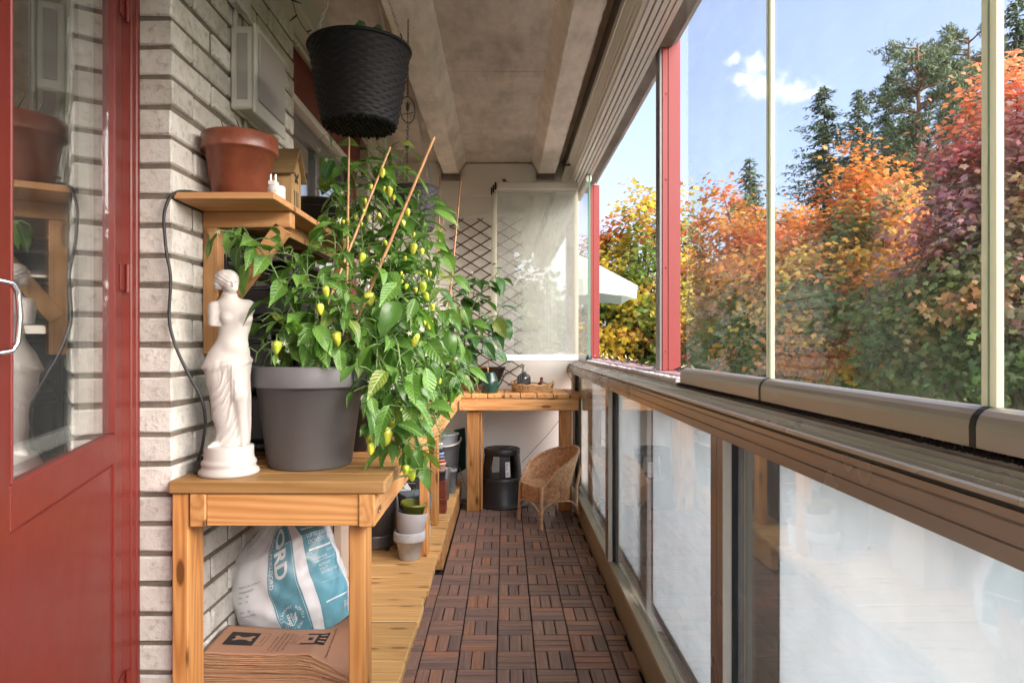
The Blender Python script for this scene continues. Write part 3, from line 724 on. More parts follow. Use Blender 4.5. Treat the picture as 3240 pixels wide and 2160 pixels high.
def pot(name, label, cat, c, r0, r1, h, mat, rim=None, wall=.006, seg=40, body='pot_body', soil=None, tilt=None, grp=None):
    t = thing(name, label, cat, c, grp)
    pr = [(0.0, 0), (r0*.96, 0), (r0, .004)]
    if rim:
        rh, ro = rim; pr += [(r0+(r1-r0)*(h-rh)/h, h-rh), (r1+ro*.9, h-rh+.001), (r1+ro, h-rh+.005), (r1+ro, h-.004), (r1+ro-.003, h)]
    else: pr += [(r0+(r1-r0)*.5, h*.5), (r1, h-.003), (r1-.002, h)]
    pr += [(r1-wall+.001, h), (r1-wall, h-.004), (r1-wall-.002, h-.03), (r0-wall, .012), (0, .012)]
    o = part(body, MB().lathe(pr, c, seg), mat, t)
    if soil is not None: part('soil', MB().lathe([(0, h-soil+.004), ((r1-wall)*.6, h-soil), (r1-wall-.003, h-soil-.003)], c, 20), M['soil'], t)
    if tilt: t.rotation_euler = tilt
    return t
big = pot('plant_pot', 'big smooth grey plastic pot at the front of the bench, pepper plant inside', 'plant pot', (-.588, 2.045, BZ), .123, .163, .298, M['greypot'], rim=(.062, .008), soil=.03, seg=64)
# ------------------------------------------------------------------ statue
def statue():
    K = .000394
    T = np.array([(1300, 228, 118, 84), (1270, 236, 122, 84), (1200, 252, 116, 80), (1100, 243, 126, 82), (1000, 236, 132, 86), (900, 228, 136, 90), (800, 216, 146, 94), (740, 212, 157, 99), (690, 210, 158, 100), (655, 216, 146, 94), (620, 222, 138, 88), (590, 230, 124, 82), (545, 242, 106, 74), (505, 249, 99, 70), (470, 256, 104, 72), (420, 262, 110, 74), (370, 262, 116, 76), (310, 255, 122, 72), (272, 243, 108, 60), (250, 230, 72, 50), (228, 225, 47, 45), (190, 224, 44, 44), (60, 224, 40, 40), (30, 224, 30, 30)])[::-1]
    NY, NA = 250, 120
    ys = np.linspace(41, 1287, NY); th = np.linspace(0, 2*PI, NA, endpoint=False)
    cx = np.interp(ys, T[:, 0], T[:, 1]); cx = np.where(ys < 222, 224+(222-ys)*-.02, cx)
    cx = np.convolve(np.pad(cx, 6, 'edge'), np.ones(13)/13, 'valid')
    hw = np.interp(ys, T[:, 0], T[:, 2]); hd = np.interp(ys, T[:, 0], T[:, 3])
    sm = lambda a: np.convolve(np.pad(a, 3, 'edge'), np.ones(7)/7, 'valid')
    hw, hd = sm(hw), sm(hd)
    def ell(x, d, y, c, r):
        k = np.sqrt(((x-c[0])/r[0])**2+((d-c[1])/r[1])**2+((y-c[2])/r[2])**2); return (k-1)*min(r)
    def cap(x, d, y, a, b, ra, rb):
        a = np.array(a, float); b = np.array(b, float); ba = b-a
        px, pd, py = x-a[0], d-a[1], y-a[2]; h = np.clip((px*ba[0]+pd*ba[1]+py*ba[2])/(ba@ba), 0, 1)
        return np.sqrt((px-h*ba[0])**2+(pd-h*ba[1])**2+(py-h*ba[2])**2)-(ra+(rb-ra)*h)
    def smin(a, b, k):
        h = np.clip(.5+.5*(b-a)/k, 0, 1); return b*(1-h)+a*h-k*h*(1-h)
    def f(x, d, y, i):
        W_, D_ = hw[i], hd[i]
        body = (np.sqrt(((x-cx[i])/W_)**2+(d/D_)**2)-1)*np.minimum(W_, D_)
        body = np.where(y < 205, 40+(205-y)*.0+30, body)
        head = ell(x, d, y, (228, 8, 122), (60, 68, 76)); jaw = ell(x, d, y, (238, 30, 172), (42, 40, 42))
        hair = ell(x, d, y, (204, -10, 108), (81, 76, 72)); bun = ell(x, d, y, (146, -4, 140), (30, 34, 44))
        neck = cap(x, d, y, (222, -2, 190), (226, -4, 262), 42, 46)
        hd_ = smin(smin(head, jaw, 18), hair, 8); hd_ = smin(hd_, bun, 10)
        nose = cap(x, d, y, (247, 66, 132), (250, 80, 156), 5, 8); hd_ = smin(hd_, nose, 7)
        brow = smin(ell(x, d, y, (228, 62, 124), (17, 9, 5)), ell(x, d, y, (266, 56, 124), (14, 9, 5)), 5); hd_ = smin(hd_, brow, 7)
        lips = ell(x, d, y, (248, 64, 180), (13, 9, 5)); hd_ = smin(hd_, lips, 5)
        hd_ = np.maximum(hd_, -(ell(x, d, y, (229, 72, 138), (12, 10, 6))))
        hd_ = np.maximum(hd_, -(ell(x, d, y, (266, 66, 138), (10, 9, 6))))
        s = smin(body, neck, 22); s = smin(s, hd_, 12)
        arm = cap(x, d, y, (126, -4, 312), (124, 18, 425), 48, 42); arm = np.maximum(arm, (y-440)+(d-20)*-.12)
        s = smin(s, arm, 14)
        sh = ell(x, d, y, (340, -6, 300), (60, 52, 52)); sh = np.maximum(sh, x-392); s = smin(s, sh, 22)
        for bx in (206, 334): s = smin(s, ell(x, d, y, (bx, 42, 386), (42, 40, 40)), 24); s = smin(s, ell(x, d, y, (bx+2, 80, 392), (5, 6, 5)), 6)
        s = smin(s, ell(x, d, y, (248, 40, 590), (62, 52, 48)), 30)
        knee = cap(x, d, y, (270, 40, 760), (300, 74, 930), 66, 48); knee = smin(knee, cap(x, d, y, (300, 74, 930), (318, 50, 1240), 48, 30), 20)
        s = smin(s, knee, 26)
        s = smin(s, cap(x, d, y, (130, 60, 1268), (96, 92, 1282), 24, 15), 14); s = smin(s, cap(x, d, y, (322, 60, 1262), (318, 92, 1280), 24, 15), 12)
        nav = ell(x, d, y, (250, 90, 556), (7, 14, 8)); s = np.maximum(s, -nav*.6-1)
        return s
    I = np.repeat(np.arange(NY)[:, None], NA, 1); Y_ = ys[I]; ct = np.cos(th)[None]; st_ = np.sin(th)[None]
    r = np.full((NY, NA), 210.0)
    for _ in range(90):
        x = cx[I]+r*ct; d = r*st_; v = f(x, d, Y_, I); r = np.clip(r-np.clip(v, -20, 12)*.55, 1.5, 260)
    x = cx[I]+r*ct; d = r*st_
    # drapery folds
    m = np.clip((Y_-(668-.11*(x-210)))/14, 0, 1)*np.clip((1292-Y_)/20, .3, 1)
    roll = np.exp(-((Y_-(712-.16*(x-210)))/30)**2)
    p1 = (x-60)*.045+(Y_-700)*.020+1.3*np.sin(Y_*.006)+.9*np.sin(Y_*.017+x*.02)+.5*np.sin(x*.05-Y_*.011); p2 = (x-300)*.075-(Y_-800)*.010; p3 = Y_*.10+(x-210)*.06
    def ridge(p): return (1-np.abs(np.sin(p)))**1.4
    side = 1/(1+np.exp((x-262-(Y_-900)*.10)/14))
    fold = m*(5.5*side*ridge(p1*1.1)+2.5*side*ridge(p1*2.1+1+np.sin(Y_*.02))+(1-side)*(3.2*ridge(p2*.9)))
    sheaf = np.exp(-((x-(232-(Y_-760)*.02+30*np.sin((Y_-640)*.004)))/22)**2)*np.clip((Y_-690)/30, 0, 1)*np.clip((1010-Y_)/60, 0, 1)*np.clip(st_*3, 0, 1)
    back = np.clip(-st_*2, 0, 1)
    fold += sheaf*(10+5*np.sin(x*.32)) + m*back*5*ridge(th[None]*5+Y_*.004)
    fold += roll*m*(10+5*np.sin(p3))
    hairw = ((Y_ < 165) & (x < 236-(Y_-60)*.15)) | (Y_ < 92)
    hairm = np.where(hairw & (Y_ < 178), 1, 0)
    fold += hairm*1.8*np.sin(th[None]*11+Y_*.22)*np.clip((185-Y_)/30, 0, 1)
    r = r+fold
    x = cx[I]+r*ct; d = r*st_
    V = np.stack([(x-222)*K, -d*K, (1285-Y_)*K+.079], -1).reshape(-1, 3)
    F = []
    for i in range(NY-1):
        for k in range(NA):
            F.append([i*NA+k, (i+1)*NA+k, (i+1)*NA+(k+1) % NA, i*NA+(k+1) % NA])
    F.append([k for k in range(NA)]); F.append([(NY-1)*NA+k for k in range(NA)][::-1])
    mb = MB(); mb.v = [tuple(p) for p in V]; mb.f = F; mb.s = [True]*len(F)
    t = thing('statue', 'white plaster statue of an armless draped woman on a round plinth', 'statue', (-.771, 1.893, BZ+.0))
    link('figure', mb.mesh('figure', M['plaster']), t)
    pl = MB().lathe([(0, 0), (.078, 0), (.081, .006), (.079, .013), (.072, .019), (.0705, .026), (.073, .030), (.073, .036), (.070, .040), (.0665, .044), (.0665, .049), (.0655, .052), (.0655, .076), (.064, .079), (0, .0795)], (0, 0, 0), 64)
    link('plinth', pl.mesh('plinth', M['plaster']), t)
    t.rotation_euler = (0, 0, R(20)); return t
statue()
# ------------------------------------------------------------------ black rack between statue and pot
rk = thing('black_rack', 'black shelf rack with black crates standing against the brick behind the grey pot', 'rack', (-.77, 2.4, BZ))
for x in (-.892, -.668):
    for y in (2.13, 2.82): part('upright', MB().box(x, x+.016, y, y+.016, BZ+.001, 1.515, .002), M['plastic'], rk)
for z in (.90, 1.10, 1.30, 1.49): part('rack_shelf', MB().box(-.876, -.669, 2.132, 2.834, z, z+.014, .003), M['plastic'], rk)
for k, (y, z, hh) in enumerate(((2.16, .915, .15), (2.52, .915, .15), (2.16, 1.115, .13), (2.52, 1.115, .15), (2.16, 1.315, .10), (2.52, 1.315, .14))):
    mm = MB().box(-.874, -.672, y, y+.30, z, z+hh, .012); mm.box(-.878, -.668, y-.004, y+.304, z+hh-.014, z+hh, .004); part('crate', mm, M['plastic'], rk)
lc = thing('lantern_cup', 'small black wire tea-light cup on the black rack beside the statue head', 'tea-light holder', (-.80, 2.15, 1.504))
m = MB().lathe([(0, .002), (.022, .002), (.023, .04), (.021, .04), (.020, .006), (0, .006)], (-.775, 2.20, 1.504), 20)
part('cup', m, M['black'], lc)
m = MB().tube([(-.797, 2.20, 1.54), (-.815, 2.20, 1.545), (-.82, 2.20, 1.525), (-.80, 2.20, 1.508)], .002, 6).tube([(-.775+.03*math.cos(a), 2.20+.03*math.sin(a), 1.548) for a in np.linspace(0, 2*PI, 17)[:-1]], .0018, 6, True)
part('wire', m, M['black'], lc)
m = MB().tube([U(px, py, 2.19) for px, py in ((856, 1150), (851, 1080), (851, 1023), (856, 985), (866, 940), (880, 900), (900, 872), (932, 858), (962, 870), (980, 900), (990, 943), (996, 1000), (998, 1080), (998, 1150))], .0075, 8)
single('plant_hoop', m, M['stonepot2'], 'light grey arched plant hoop rising out of the big grey pot', 'plant support', (-.588, 2.19, 1.14))
# power cable down the brick corner
cbp = [(640, 614, 1.95), (600, 606, 1.87), (560, 608, 1.84), (535, 630, 1.82), (519, 680, 1.81), (521, 740, 1.81), (527, 800, 1.81), (540, 880, 1.81), (535, 1000, 1.81), (545, 1060, 1.81), (566, 1120, 1.81), (600, 1190, 1.81), (637, 1260, 1.82), (650, 1330, 1.84), (640, 1410, 1.86), (628, 1450, 1.88), (640, 1482, 1.90)]
pts = [U(a, b_, c) for a, b_, c in cbp]
def smooth_path(P, n=6):
    P = [Vector(p) for p in P]; out_ = []
    for i in range(len(P)-1):
        p0 = P[max(i-1, 0)]; p1 = P[i]; p2 = P[i+1]; p3 = P[min(i+2, len(P)-1)]
        for k in range(n):
            t = k/n; out_.append(.5*((2*p1)+(p2-p0)*t+(2*p0-5*p1+4*p2-p3)*t*t+(3*p1-p0-3*p2+p3)*t**3))
    return out_+[P[-1]]
single('power_cable', MB().tube(smooth_path(pts), .0042, 8), M['black'], 'black power cable looping from the wall shelf down to the bench', 'cable', (-.9, 1.82, 1.3))
m = MB().box(-.868, -.832, 1.875, 1.90, BZ+.001, BZ+.036, .006); m.tube([(-.85, 1.888, BZ+.03), (-.85, 1.888, BZ+.05)], .008, 10)
single('cable_plug', m, M['black'], 'black cable coupling lying on the bench left of the statue foot', 'plug', (-.85, 1.888, BZ))
# ------------------------------------------------------------------ wall lamp box
t = thing('wall_lamp', 'square white wall lamp with grey diffuser panels on the brick pier', 'lamp', (-.9, 2.35, 2.0))
part('lamp_body', MB().box(-.899, -.822, 2.212, 2.498, 2.0, 2.27, .006).box(-.8215, -.812, 2.205, 2.505, 1.985, 2.278, .003), M['boxwhite'], t)
part('diffuser', MB().box(-.8115, -.805, 2.228, 2.482, 2.03, 2.255, .003), M['diff'], t)
part('diffuser', MB().box(-.875, -.84, 2.2085, 2.2115, 2.03, 2.245, .001), M['diff'], t)
part('diffuser', MB().box(-.875, -.84, 2.235, 2.475, 1.9975, 1.9995, .0005), M['diff'], t)
t = thing('junction_box', 'small white junction box with rounded cover above the wall lamp', 'junction box', (-.9, 2.2, 2.33))
part('box_body', MB().box(-.899, -.865, 2.185, 2.275, 2.335, 2.45, .008), M['boxwhite'], t)
part('box_cover', MB().box(-.8645, -.855, 2.175, 2.285, 2.325, 2.46, .006), M['boxwhite'], t)
m = MB()
for z in (2.36, 2.385, 2.41): m.lathe([(0, 0), (.008, 0), (.006, .003), (0, .003)], (0, 0, 0), 12, M=Matrix.Translation((-.881, 2.1852, z)) @ Matrix.Rotation(PI/2, 4, 'X'))
part('cable_gland', m, M['diff'], t)
single('lamp_conduit', MB().tube([(-.893, 2.24, 2.2705), (-.893, 2.24, 2.334)], .007, 10).tube([(-.893, 2.33, 1.93), (-.893, 2.33, 1.999)], .007, 10), M['boxwhite'], 'short white conduit pipes above and below the wall lamp', 'conduit', (-.893, 2.24, 2.27))
# ceiling conduit with string lights
t = thing('ceiling_conduit', 'long white conduit pipe running under the soffit along the house wall', 'conduit', (-.93, 2.5, 2.55))
m = MB().tube([(-.915, y, 2.553+.002*math.sin(y*3)) for y in np.linspace(-.7, 5.45, 24)], .0105, 10); part('pipe', m, M['soffit'], t)
m = MB()
for y in np.arange(1.5, 5.4, .21): m.lathe([(.0112, -.008), (.0145, -.007), (.0145, .007), (.0112, .008)], (0, 0, 0), 12, M=Matrix.Translation((-.915, y, 2.553)) @ Matrix.Rotation(PI/2, 4, 'X'))
part('pipe_clips', m, M['boxwhite'], t, kind='stuff')
def light_string(P, label, every, mat_bulb, loc, down=True, n=None, L=.022):
    t = thing('string_lights', label, 'string lights', loc)
    path = smooth_path(P, 8); m = MB().tube(path, .0017, 5)
    part('cable', m, M['black'], t)
    acc = 0; last = path[0]
    for p in path:
        acc += (p-last).length; last = p
        if acc > every:
            acc = 0; d = Vector((random.uniform(-1, 1), random.uniform(-.6, .6), random.uniform(.1, 1) if not down else random.uniform(-.8, .6))).normalized()
            part('socket', MB().tube([p, p+d*L*.7], .0032, 6), M['black'], t)
            part('bulb', MB().tube([p+d*L*.7, p+d*L*1.0, p+d*L*1.35], [.0026, .0024, .0008], 6), mat_bulb, t)
    return t
M['bulb'] = plain('warm_bulb', (.75, .62, .38), .25, vary=.1, bump=0)
P = [(-.84+.012*math.sin(i*1.9), 1.2+i*.13, 2.566+.006*math.sin(i*2.3)) for i in range(31)]
light_string(P, 'black string lights under the soffit beside the white conduit', .12, M['black'], (-.84, 1.5, 2.56), L=.03)
P = [(.69+.035*math.sin(i*1.35), 2.3+i*.085, 1.122+.010*(math.sin(i*2.1) > .2)+.004*random.random()) for i in range(35)]
light_string(P, 'black string lights lying on the parapet cap boards', .16, M['bulb'], (.69, 2.4, 1.12), False, L=.034)
# ------------------------------------------------------------------ on the wall shelf
SZ = 1.6425
t = pot('terracotta_pot', 'large weathered terracotta pot with saucer on the wall shelf', 'plant pot', (-.79, 2.02, SZ+.008), .074, .106, .195, M['terra'], rim=(.05, .003), seg=48, soil=.015)
part('saucer', MB().lathe([(0, 0), (.084, 0), (.090, .016), (.086, .016), (.080, .006), (0, .006)], (-.79, 2.02, SZ+.0005), 40), M['terra2'], t)
m = MB()
for dx, dy, lx, lz in ((-.03, 0, -.02, .06), (-.01, .01, -.005, .05), (.02, 0, -.03, .075), (.05, .01, .004, .012), (.035, 0, .0, .01)):
    m.tube([(-.79+dx, 2.0+dy, SZ+.185), (-.79+dx+lx*.5, 2.0+dy, SZ+.185+lz*.6), (-.79+dx+lx, 2.0+dy, SZ+.19+lz)], [.002, .0015, .0008], 5)
part('dry_stems', m, M['bark'] if 'bark' in M else M['soil'], t)
bh = thing('birdhouse', 'wooden butterfly house with pitched roof and slots, right of the terracotta pot', 'birdhouse', (-.74, 2.25, SZ))
x0, x1, y0, y1, zt = -.765, -.692, 2.195, 2.295, SZ+.155
body = MB(); prof = [(y0, SZ), (y1, SZ), (y1, zt), ((y0+y1)/2, zt+.068), (y0, zt)]
for xx in (x0, x1): body.v += [(xx, y, z) for y, z in prof]
body.f = [[0, 1, 2, 3, 4][::-1], [5, 6, 7, 8, 9]]+[[i, (i+1) % 5, 5+(i+1) % 5, 5+i] for i in range(5)]; body.s = [False]*7
part('house_body', body, M['birdwood'], bh)
ym = (y0+y1)/2
part('roof_panel', MB().beam((x0-.004+.044, y0-.018, zt-.018), (x0-.004+.044, ym, zt+.078), .094, .008, (0, 0, 1), .001), M['birdroof'], bh)
part('roof_panel', MB().beam((x0-.004+.044, ym+.001, zt+.078), (x0-.004+.044, y1+.022, zt-.022), .094, .008, (0, 0, 1), .001), M['birdroof'], bh)
sl = MB()
for yy in (ym-.022, ym-.004, ym+.014): sl.box(x1+.0002, x1+.0012, yy, yy+.005, SZ+.012, SZ+.092)
part('slot', sl, M['black'], bh, kind='stuff')
bf = MB(); by, bz = ym, SZ+.136; X = x1+.0009
def tri(*p): n = len(bf.v); bf.v.extend([(X, by+a, bz+c) for a, c in p]); bf.f.append(list(range(n, n+len(p)))); bf.s.append(False)
for s in (1, -1):
    tri((0, .002), (s*.012, .018), (s*.024, .020), (s*.020, .004), (s*.003, -.001)); tri((0, -.002), (s*.014, -.003), (s*.016, -.016), (s*.006, -.018))
tri((-.0012, .012), (.0012, .012), (.0012, -.014), (-.0012, -.014)); part('butterfly_emblem', bf, M['ink'], bh)
t = thing('plug_adapter', 'round white travel plug adapter with two pins up at the shelf edge', 'plug adapter', (-.665, 1.95, SZ))
part('adapter_base', MB().lathe([(0, 0), (.024, 0), (.0255, .003), (.0255, .017), (.0245, .018), (.0255, .019), (.0255, .035), (.022, .039), (0, .039)], (-.655, 1.94, SZ), 32).lathe([(0, 0), (.022, 0), (.0225, .018), (.019, .021), (0, .021)], (-.688, 1.965, SZ), 24), M['whitegl'], t)
part('adapter_top', MB().box(-.679, -.652, 1.932, 1.958, SZ+.0395, SZ+.056, .004), M['whitegl'], t)
m = MB()
for dx in (-.007, .007): m.tube([(-.6655+dx, 1.945, SZ+.056), (-.6655+dx, 1.945, SZ+.074)], .0021, 8)
part('pin', m, M['chrome'], t)
t = pot('black_bowl', 'black plastic planter with thin shiny rim on the wall shelf behind the butterfly house', 'planter', (-.75, 2.70, SZ+.001), .085, .125, .150, M['plastic'], rim=(.01, .004))
# ------------------------------------------------------------------ baskets
def woven(name, c, r0, r1, h, rows, strands, mat, seg, amp=.0028, bottom=True):
    m = MB(); V = []; F = []; nr = rows*3
    for i in range(nr+1):
        z = h*i/nr; rb = r0+(r1-r0)*(z/h)**.9; row = i/3
        for k in range(seg):
            th_ = 2*PI*k/seg; ph = th_*strands/2
            w = amp*(abs(math.sin(PI*row)))*(.55+.45*math.cos(ph+PI*int(row))*1.0)
            V.append((c[0]+(rb+w*1.6)*math.cos(th_), c[1]+(rb+w*1.6)*math.sin(th_), c[2]+z))
    for i in range(nr):
        for k in range(seg): F.append([i*seg+k, i*seg+(k+1) % seg, (i+1)*seg+(k+1) % seg, (i+1)*seg+k])
    m.add(V, F, True)
    if bottom:
        n = int(r0*2/.0125)
        for i in range(n+1):
            x = -r0+2*r0*i/n; L = math.sqrt(max(r0*r0-x*x, 0))
            if L > .01:
                m.tube([(c[0]+x, c[1]-L+2*L*q/14, c[2]-.001+.003*(-1)**(q+i)) for q in range(15)], .0042, 5)
                m.tube([(c[0]-L+2*L*q/14, c[1]+x, c[2]-.001-.003*(-1)**(q+i)) for q in range(15)], .0036, 5)
    m.tube([(c[0]+(r1+.002)*math.cos(a), c[1]+(r1+.002)*math.sin(a), c[2]+h) for a in np.linspace(0, 2*PI, 49)[:-1]], .0062, 8, True)
    m.lathe([(r1-.006, h), (r0-.006, .006), (0, .006)], c, 32)
    return m
def chain(m, a, b, link_l=.020, r=.0011):
    a = Vector(a); b = Vector(b); d = (b-a); L = d.length; d.normalize(); n = int(L/(link_l*.78)); u = d.orthogonal().normalized(); w = d.cross(u)
    for i in range(n):
        c = a+d*(i+.5)*L/n; e = u if i % 2 else w
        m.tube([c+d*link_l*.5*math.sin(t_)+e*.0042*math.cos(t_) for t_ in (0, .9, 1.57, 2.24, PI, 4.04, 4.71, 5.38)], r, 4, True)
hb = thing('hanging_basket', 'large black woven hanging basket on three chains under the ceiling rib', 'hanging basket', (-.45, 2.10, 1.90), 'hanging baskets')
part('basket', woven('basket', (-.45, 2.10, 1.905), .112, .153, .235, 22, 40, M['rattan'], 160), M['rattan'], hb)
top = Vector((-.448, 2.10, 2.598)); cm = MB()
for a in (R(175), R(62), R(-28)):
    e = Vector((-.45+.155*math.cos(a), 2.10+.155*math.sin(a), 2.142))
    c_ = MB(); chain(c_, top-Vector((0, 0, .03)), e+Vector((0, 0, .012))); part('chain', c_, M['steel'], hb)
    part('clip_hook', MB().tube([e+Vector((0, 0, .016)), e+Vector((.006*math.cos(a), .006*math.sin(a), .006)), e+Vector((0, 0, -.012)), e+Vector((-.006*math.cos(a), 0, -.002))], .0022, 6), M['black'], hb)
part('ceiling_hook', MB().tube([top, top-Vector((0, 0, .012)), top+Vector((.008, 0, -.02)), top+Vector((0, 0, -.032)), top+Vector((-.006, 0, -.026))], .002, 6), M['steel'], hb)
hb2 = thing('hanging_basket', 'smaller grey woven hanging basket half hidden by the pepper plant top', 'hanging basket', (-.50, 3.80, 1.88), 'hanging baskets')
part('basket', woven('basket', (-.497, 3.80, 1.875), .098, .127, .225, 15, 30, M['rattang'], 120, .004), M['rattang'], hb2)
top = Vector((-.50, 3.8, 2.597))
for a in (R(170), R(60), R(-40)):
    e = Vector((-.497+.127*math.cos(a), 3.80+.127*math.sin(a), 2.10)); c_ = MB(); chain(c_, top, e, .024, .0013); part('chain', c_, M['steel'], hb2)
# ring ornament
on = thing('ring_ornament', 'dark wire ring ornament with a small figure on a chain behind the black basket', 'ornament', U(1290, 348, 2.85))
c = U(1290, 348, 2.85); m = MB().tube([c+Vector((.028*math.cos(a), .02*math.cos(a), .055*math.sin(a))) for a in np.linspace(0, 2*PI, 29)[:-1]], .0024, 6, True)
m.tube([c+Vector((0, 0, -.055)), c+Vector((0, 0, .02))], .0018, 5); m.tube([c+Vector((-.026, 0, -.02)), c+Vector((.024, 0, -.012))], .0016, 5)
part('ring', m, M['black'], on)
m = MB(); m.lathe([(0, -.02), (.006, -.014), (.008, 0), (.005, .012), (.003, .02), (0, .026)], c+Vector((0, 0, .012)), 10); m.tube([c+Vector((-.012, 0, .03)), c+Vector((.004, 0, .014)), c+Vector((.012, 0, .034))], [.001, .004, .001], 6)
part('bird_figure', m, M['black'], on)
m = MB(); chain(m, c+Vector((0, 0, .055)), Vector((c.x+.002, c.y, 2.60)), .02, .0014); chain(m, c+Vector((0, 0, -.055)), c+Vector((-.003, 0, -.30)), .02, .0013); m.lathe([(0, -.012), (.010, -.005), (.010, .005), (0, .012)], c+Vector((-.001, 0, -.16)), 10)
part('chain', m, M['bark'] if 'bark' in M else M['black'], on)
# ------------------------------------------------------------------ soil bag with print
BC = Vector((-.815, 2.35, .165))
BT = Matrix.Translation(BC) @ Matrix.Rotation(R(4), 4, 'Z') @ Matrix.Rotation(R(-20), 4, 'Y') 
def wrk(u, v):
    a = .0035*math.sin(26*v+5*math.sin(3.1*u)+2*u)*(.4+.6*math.sin(1.7*u+2)**2)
    a += .006*noise.noise(Vector((u*2.2, v*3.5, 1)))+.0030*noise.noise(Vector((u*6, v*16, 4)))
    a += -.010*max(0, v-.8)/.2*abs(math.sin(u*7))
    return a
def bag(u, v, off=0.0):             # u: angle (0 = towards the viewer, + to the right), v: 0 bottom .. 1 neck
    u = u+.30
    z = .50*v
    prof = math.sin(PI*min(1, (v*.82+.10)))**.52
    if v > .80: prof *= 1-(v-.80)/.20*.72
    if v < .10: prof *= .80+2.0*v
    w = .188*prof; d = .150*prof
    x = math.sin(u); y = -math.cos(u)
    k = (abs(x)**2.5+abs(y)**2.5)**(-1/2.5)
    n = wrk(u, v)+off
    p = Vector((x*k*(w+n), y*k*(d+n), z+.01*math.sin(3*u)*(1 if v > .05 else 0)))
    p.x += .11*max(0, v-.55)**1.2*1.6
    return BT @ p+Vector((.152, 0, 0))
def patch(u0, u1, v0, v1, off, nu, nv, closed=False):
    m = MB(); V = []; F = []
    for j in range(nv+1):
        for i in range(nu+(0 if closed else 1)):
            V.append(bag(u0+(u1-u0)*i/nu, v0+(v1-v0)*j/nv, off))
    w = nu if closed else nu+1
    for j in range(nv):
        for i in range(nu): F.append([j*w+i, j*w+(i+1) % w, (j+1)*w+(i+1) % w, (j+1)*w+i])
    return m.add(V, F, True)
sb = thing('soil_bag', 'slumped white and blue plastic sack of potting soil under the bench, printed JORD', 'soil sack', BC)
ORG[sb] = BC
m = patch(-PI, PI, 0.0, 1.0, 0, 110, 80, True); nb = len(m.v); m.v.append(tuple(bag(0, 0)*.5+bag(PI, 0)*.5)); m.f += [[nb, (i+1) % 110, i] for i in range(110)]; m.s += [False]*110
part('bag_body', m, M['bagw'], sb)
US = 1/.21                       # metres across the front -> u
part('printed_panel', patch(-.41, .12, .20, .97, .0008, 30, 60), M['bagb'], sb)
part('printed_panel', patch(.33, 1.15, .13, .97, .0008, 34, 60), M['bagb'], sb)
def mapbag(u0, v0, rot, off=.0016):
    cr, sr = math.cos(rot), math.sin(rot)
    def f(p):
        a = p[0]*cr-p[1]*sr; b_ = p[0]*sr+p[1]*cr
        return bag(u0+a*US*1.0, v0+b_/.50, off)
    return f
def bagtext(s, size, u, v, rot, bold=.0, nm='lettering', mat='bagt'):
    m = text_mesh(s, size, M[mat], fn=mapbag(u, v, rot, .0042 if size > .05 else .0022), bold=bold); part(nm, m, M[mat], sb)
D90 = -PI/2
bagtext('-JORD', .066, -.25, .97, D90, .0022)
bagtext('SÅ- OG PRIKLEJORD', .0195, -.37, .93, D90, .0004)
bagtext('LUFTIG JORD FÖR SÅDD', .018, .42, .775, 0)
bagtext('OCH FÖRÖKNING', .019, .43, .735, 0)
bagtext('INNEHÅLLER:', .012, .46, .625, 0)
bagtext('ROTKRAFT\nKALCIT\nGÖDSEL & KALK', .0125, .52, .575, 0)
bagtext('50 L', .03, .88, .25, 0, .0006)
bagtext('GÖDSLING:', .011, .82, .655, 0)
for (u0, u1, v0, v1) in ((.42, 1.1, .69, .702), (.46, 1.05, .612, .6145), (.44, 1.05, .335, .345), (.40, .8, .83, .84), (.48, 1.05, .47, .4715)):
    part('printed_line', patch(u0, u1, v0, v1, .0016, 14, 1), M['bagt'], sb)
for uu in (-.385, .085): part('printed_line', patch(uu, uu+.006, .225, .95, .0014, 1, 40), M['bagt'], sb)
# round root emblem
cu_, cv_ = -.17, .345
m = MB(); pm = mapbag(cu_, cv_, 0)
for ch, a in zip('STÄRKARE RÖTTER MED HUMUS ', np.linspace(PI*.95, -PI*.95, 26)):
    if ch == ' ': continue
    tm = text_mesh(ch, .0135, M['bagt'], fn=lambda p: p)
    ca, sa = math.cos(a-PI/2), math.sin(a-PI/2)
    tv = [pm((.034*math.cos(a)+(p[0]-.004)*ca-p[1]*sa, .034*math.sin(a)+(p[0]-.004)*sa+p[1]*ca)) for p in tm.v]
    m.add(tv, tm.f)
part('emblem_lettering', m, M['bagt'], sb)
bagtext('ROT-\nKRAFT', .0135, cu_-.02, cv_+.035, D90, .0004)
m = MB()
for sx, sy, ang_ in ((.012, .004, 1.1), (.010, -.010, .9)):
    V = [];
    for i in range(9):
        t_ = i/8; V.append((sx+.026*(t_-.5)*math.cos(ang_)+.004*math.sin(PI*t_)*math.sin(ang_), sy+.026*(t_-.5)*math.sin(ang_)-.004*math.sin(PI*t_)*math.cos(ang_)))
    for i in range(9):
        t_ = 1-i/8; V.append((sx+.026*(t_-.5)*math.cos(ang_)-.004*math.sin(PI*t_)*math.sin(ang_), sy+.026*(t_-.5)*math.sin(ang_)+.004*math.sin(PI*t_)*math.cos(ang_)))
    m.add([pm(p) for p in V], [list(range(18))])
def strip(pts, w):
    for a, b_ in zip(pts[:-1], pts[1:]):
        dx, dy = b_[0]-a[0], b_[1]-a[1]; L = math.hypot(dx, dy); nx, ny = -dy/L*w, dx/L*w
        m.add([pm(p) for p in ((a[0]+nx, a[1]+ny), (a[0]-nx, a[1]-ny), (b_[0]-nx, b_[1]-ny), (b_[0]+nx, b_[1]+ny))], [[0, 1, 2, 3]])
strip([(.004, -.018), (-.006, -.024), (-.014, -.018), (-.020, -.010)], .001)
for k in range(5): strip([(-.018, -.012), (-.026-.002*k, -.020+.007*k)], .0005)
part('emblem', m, M['bagt'], sb)
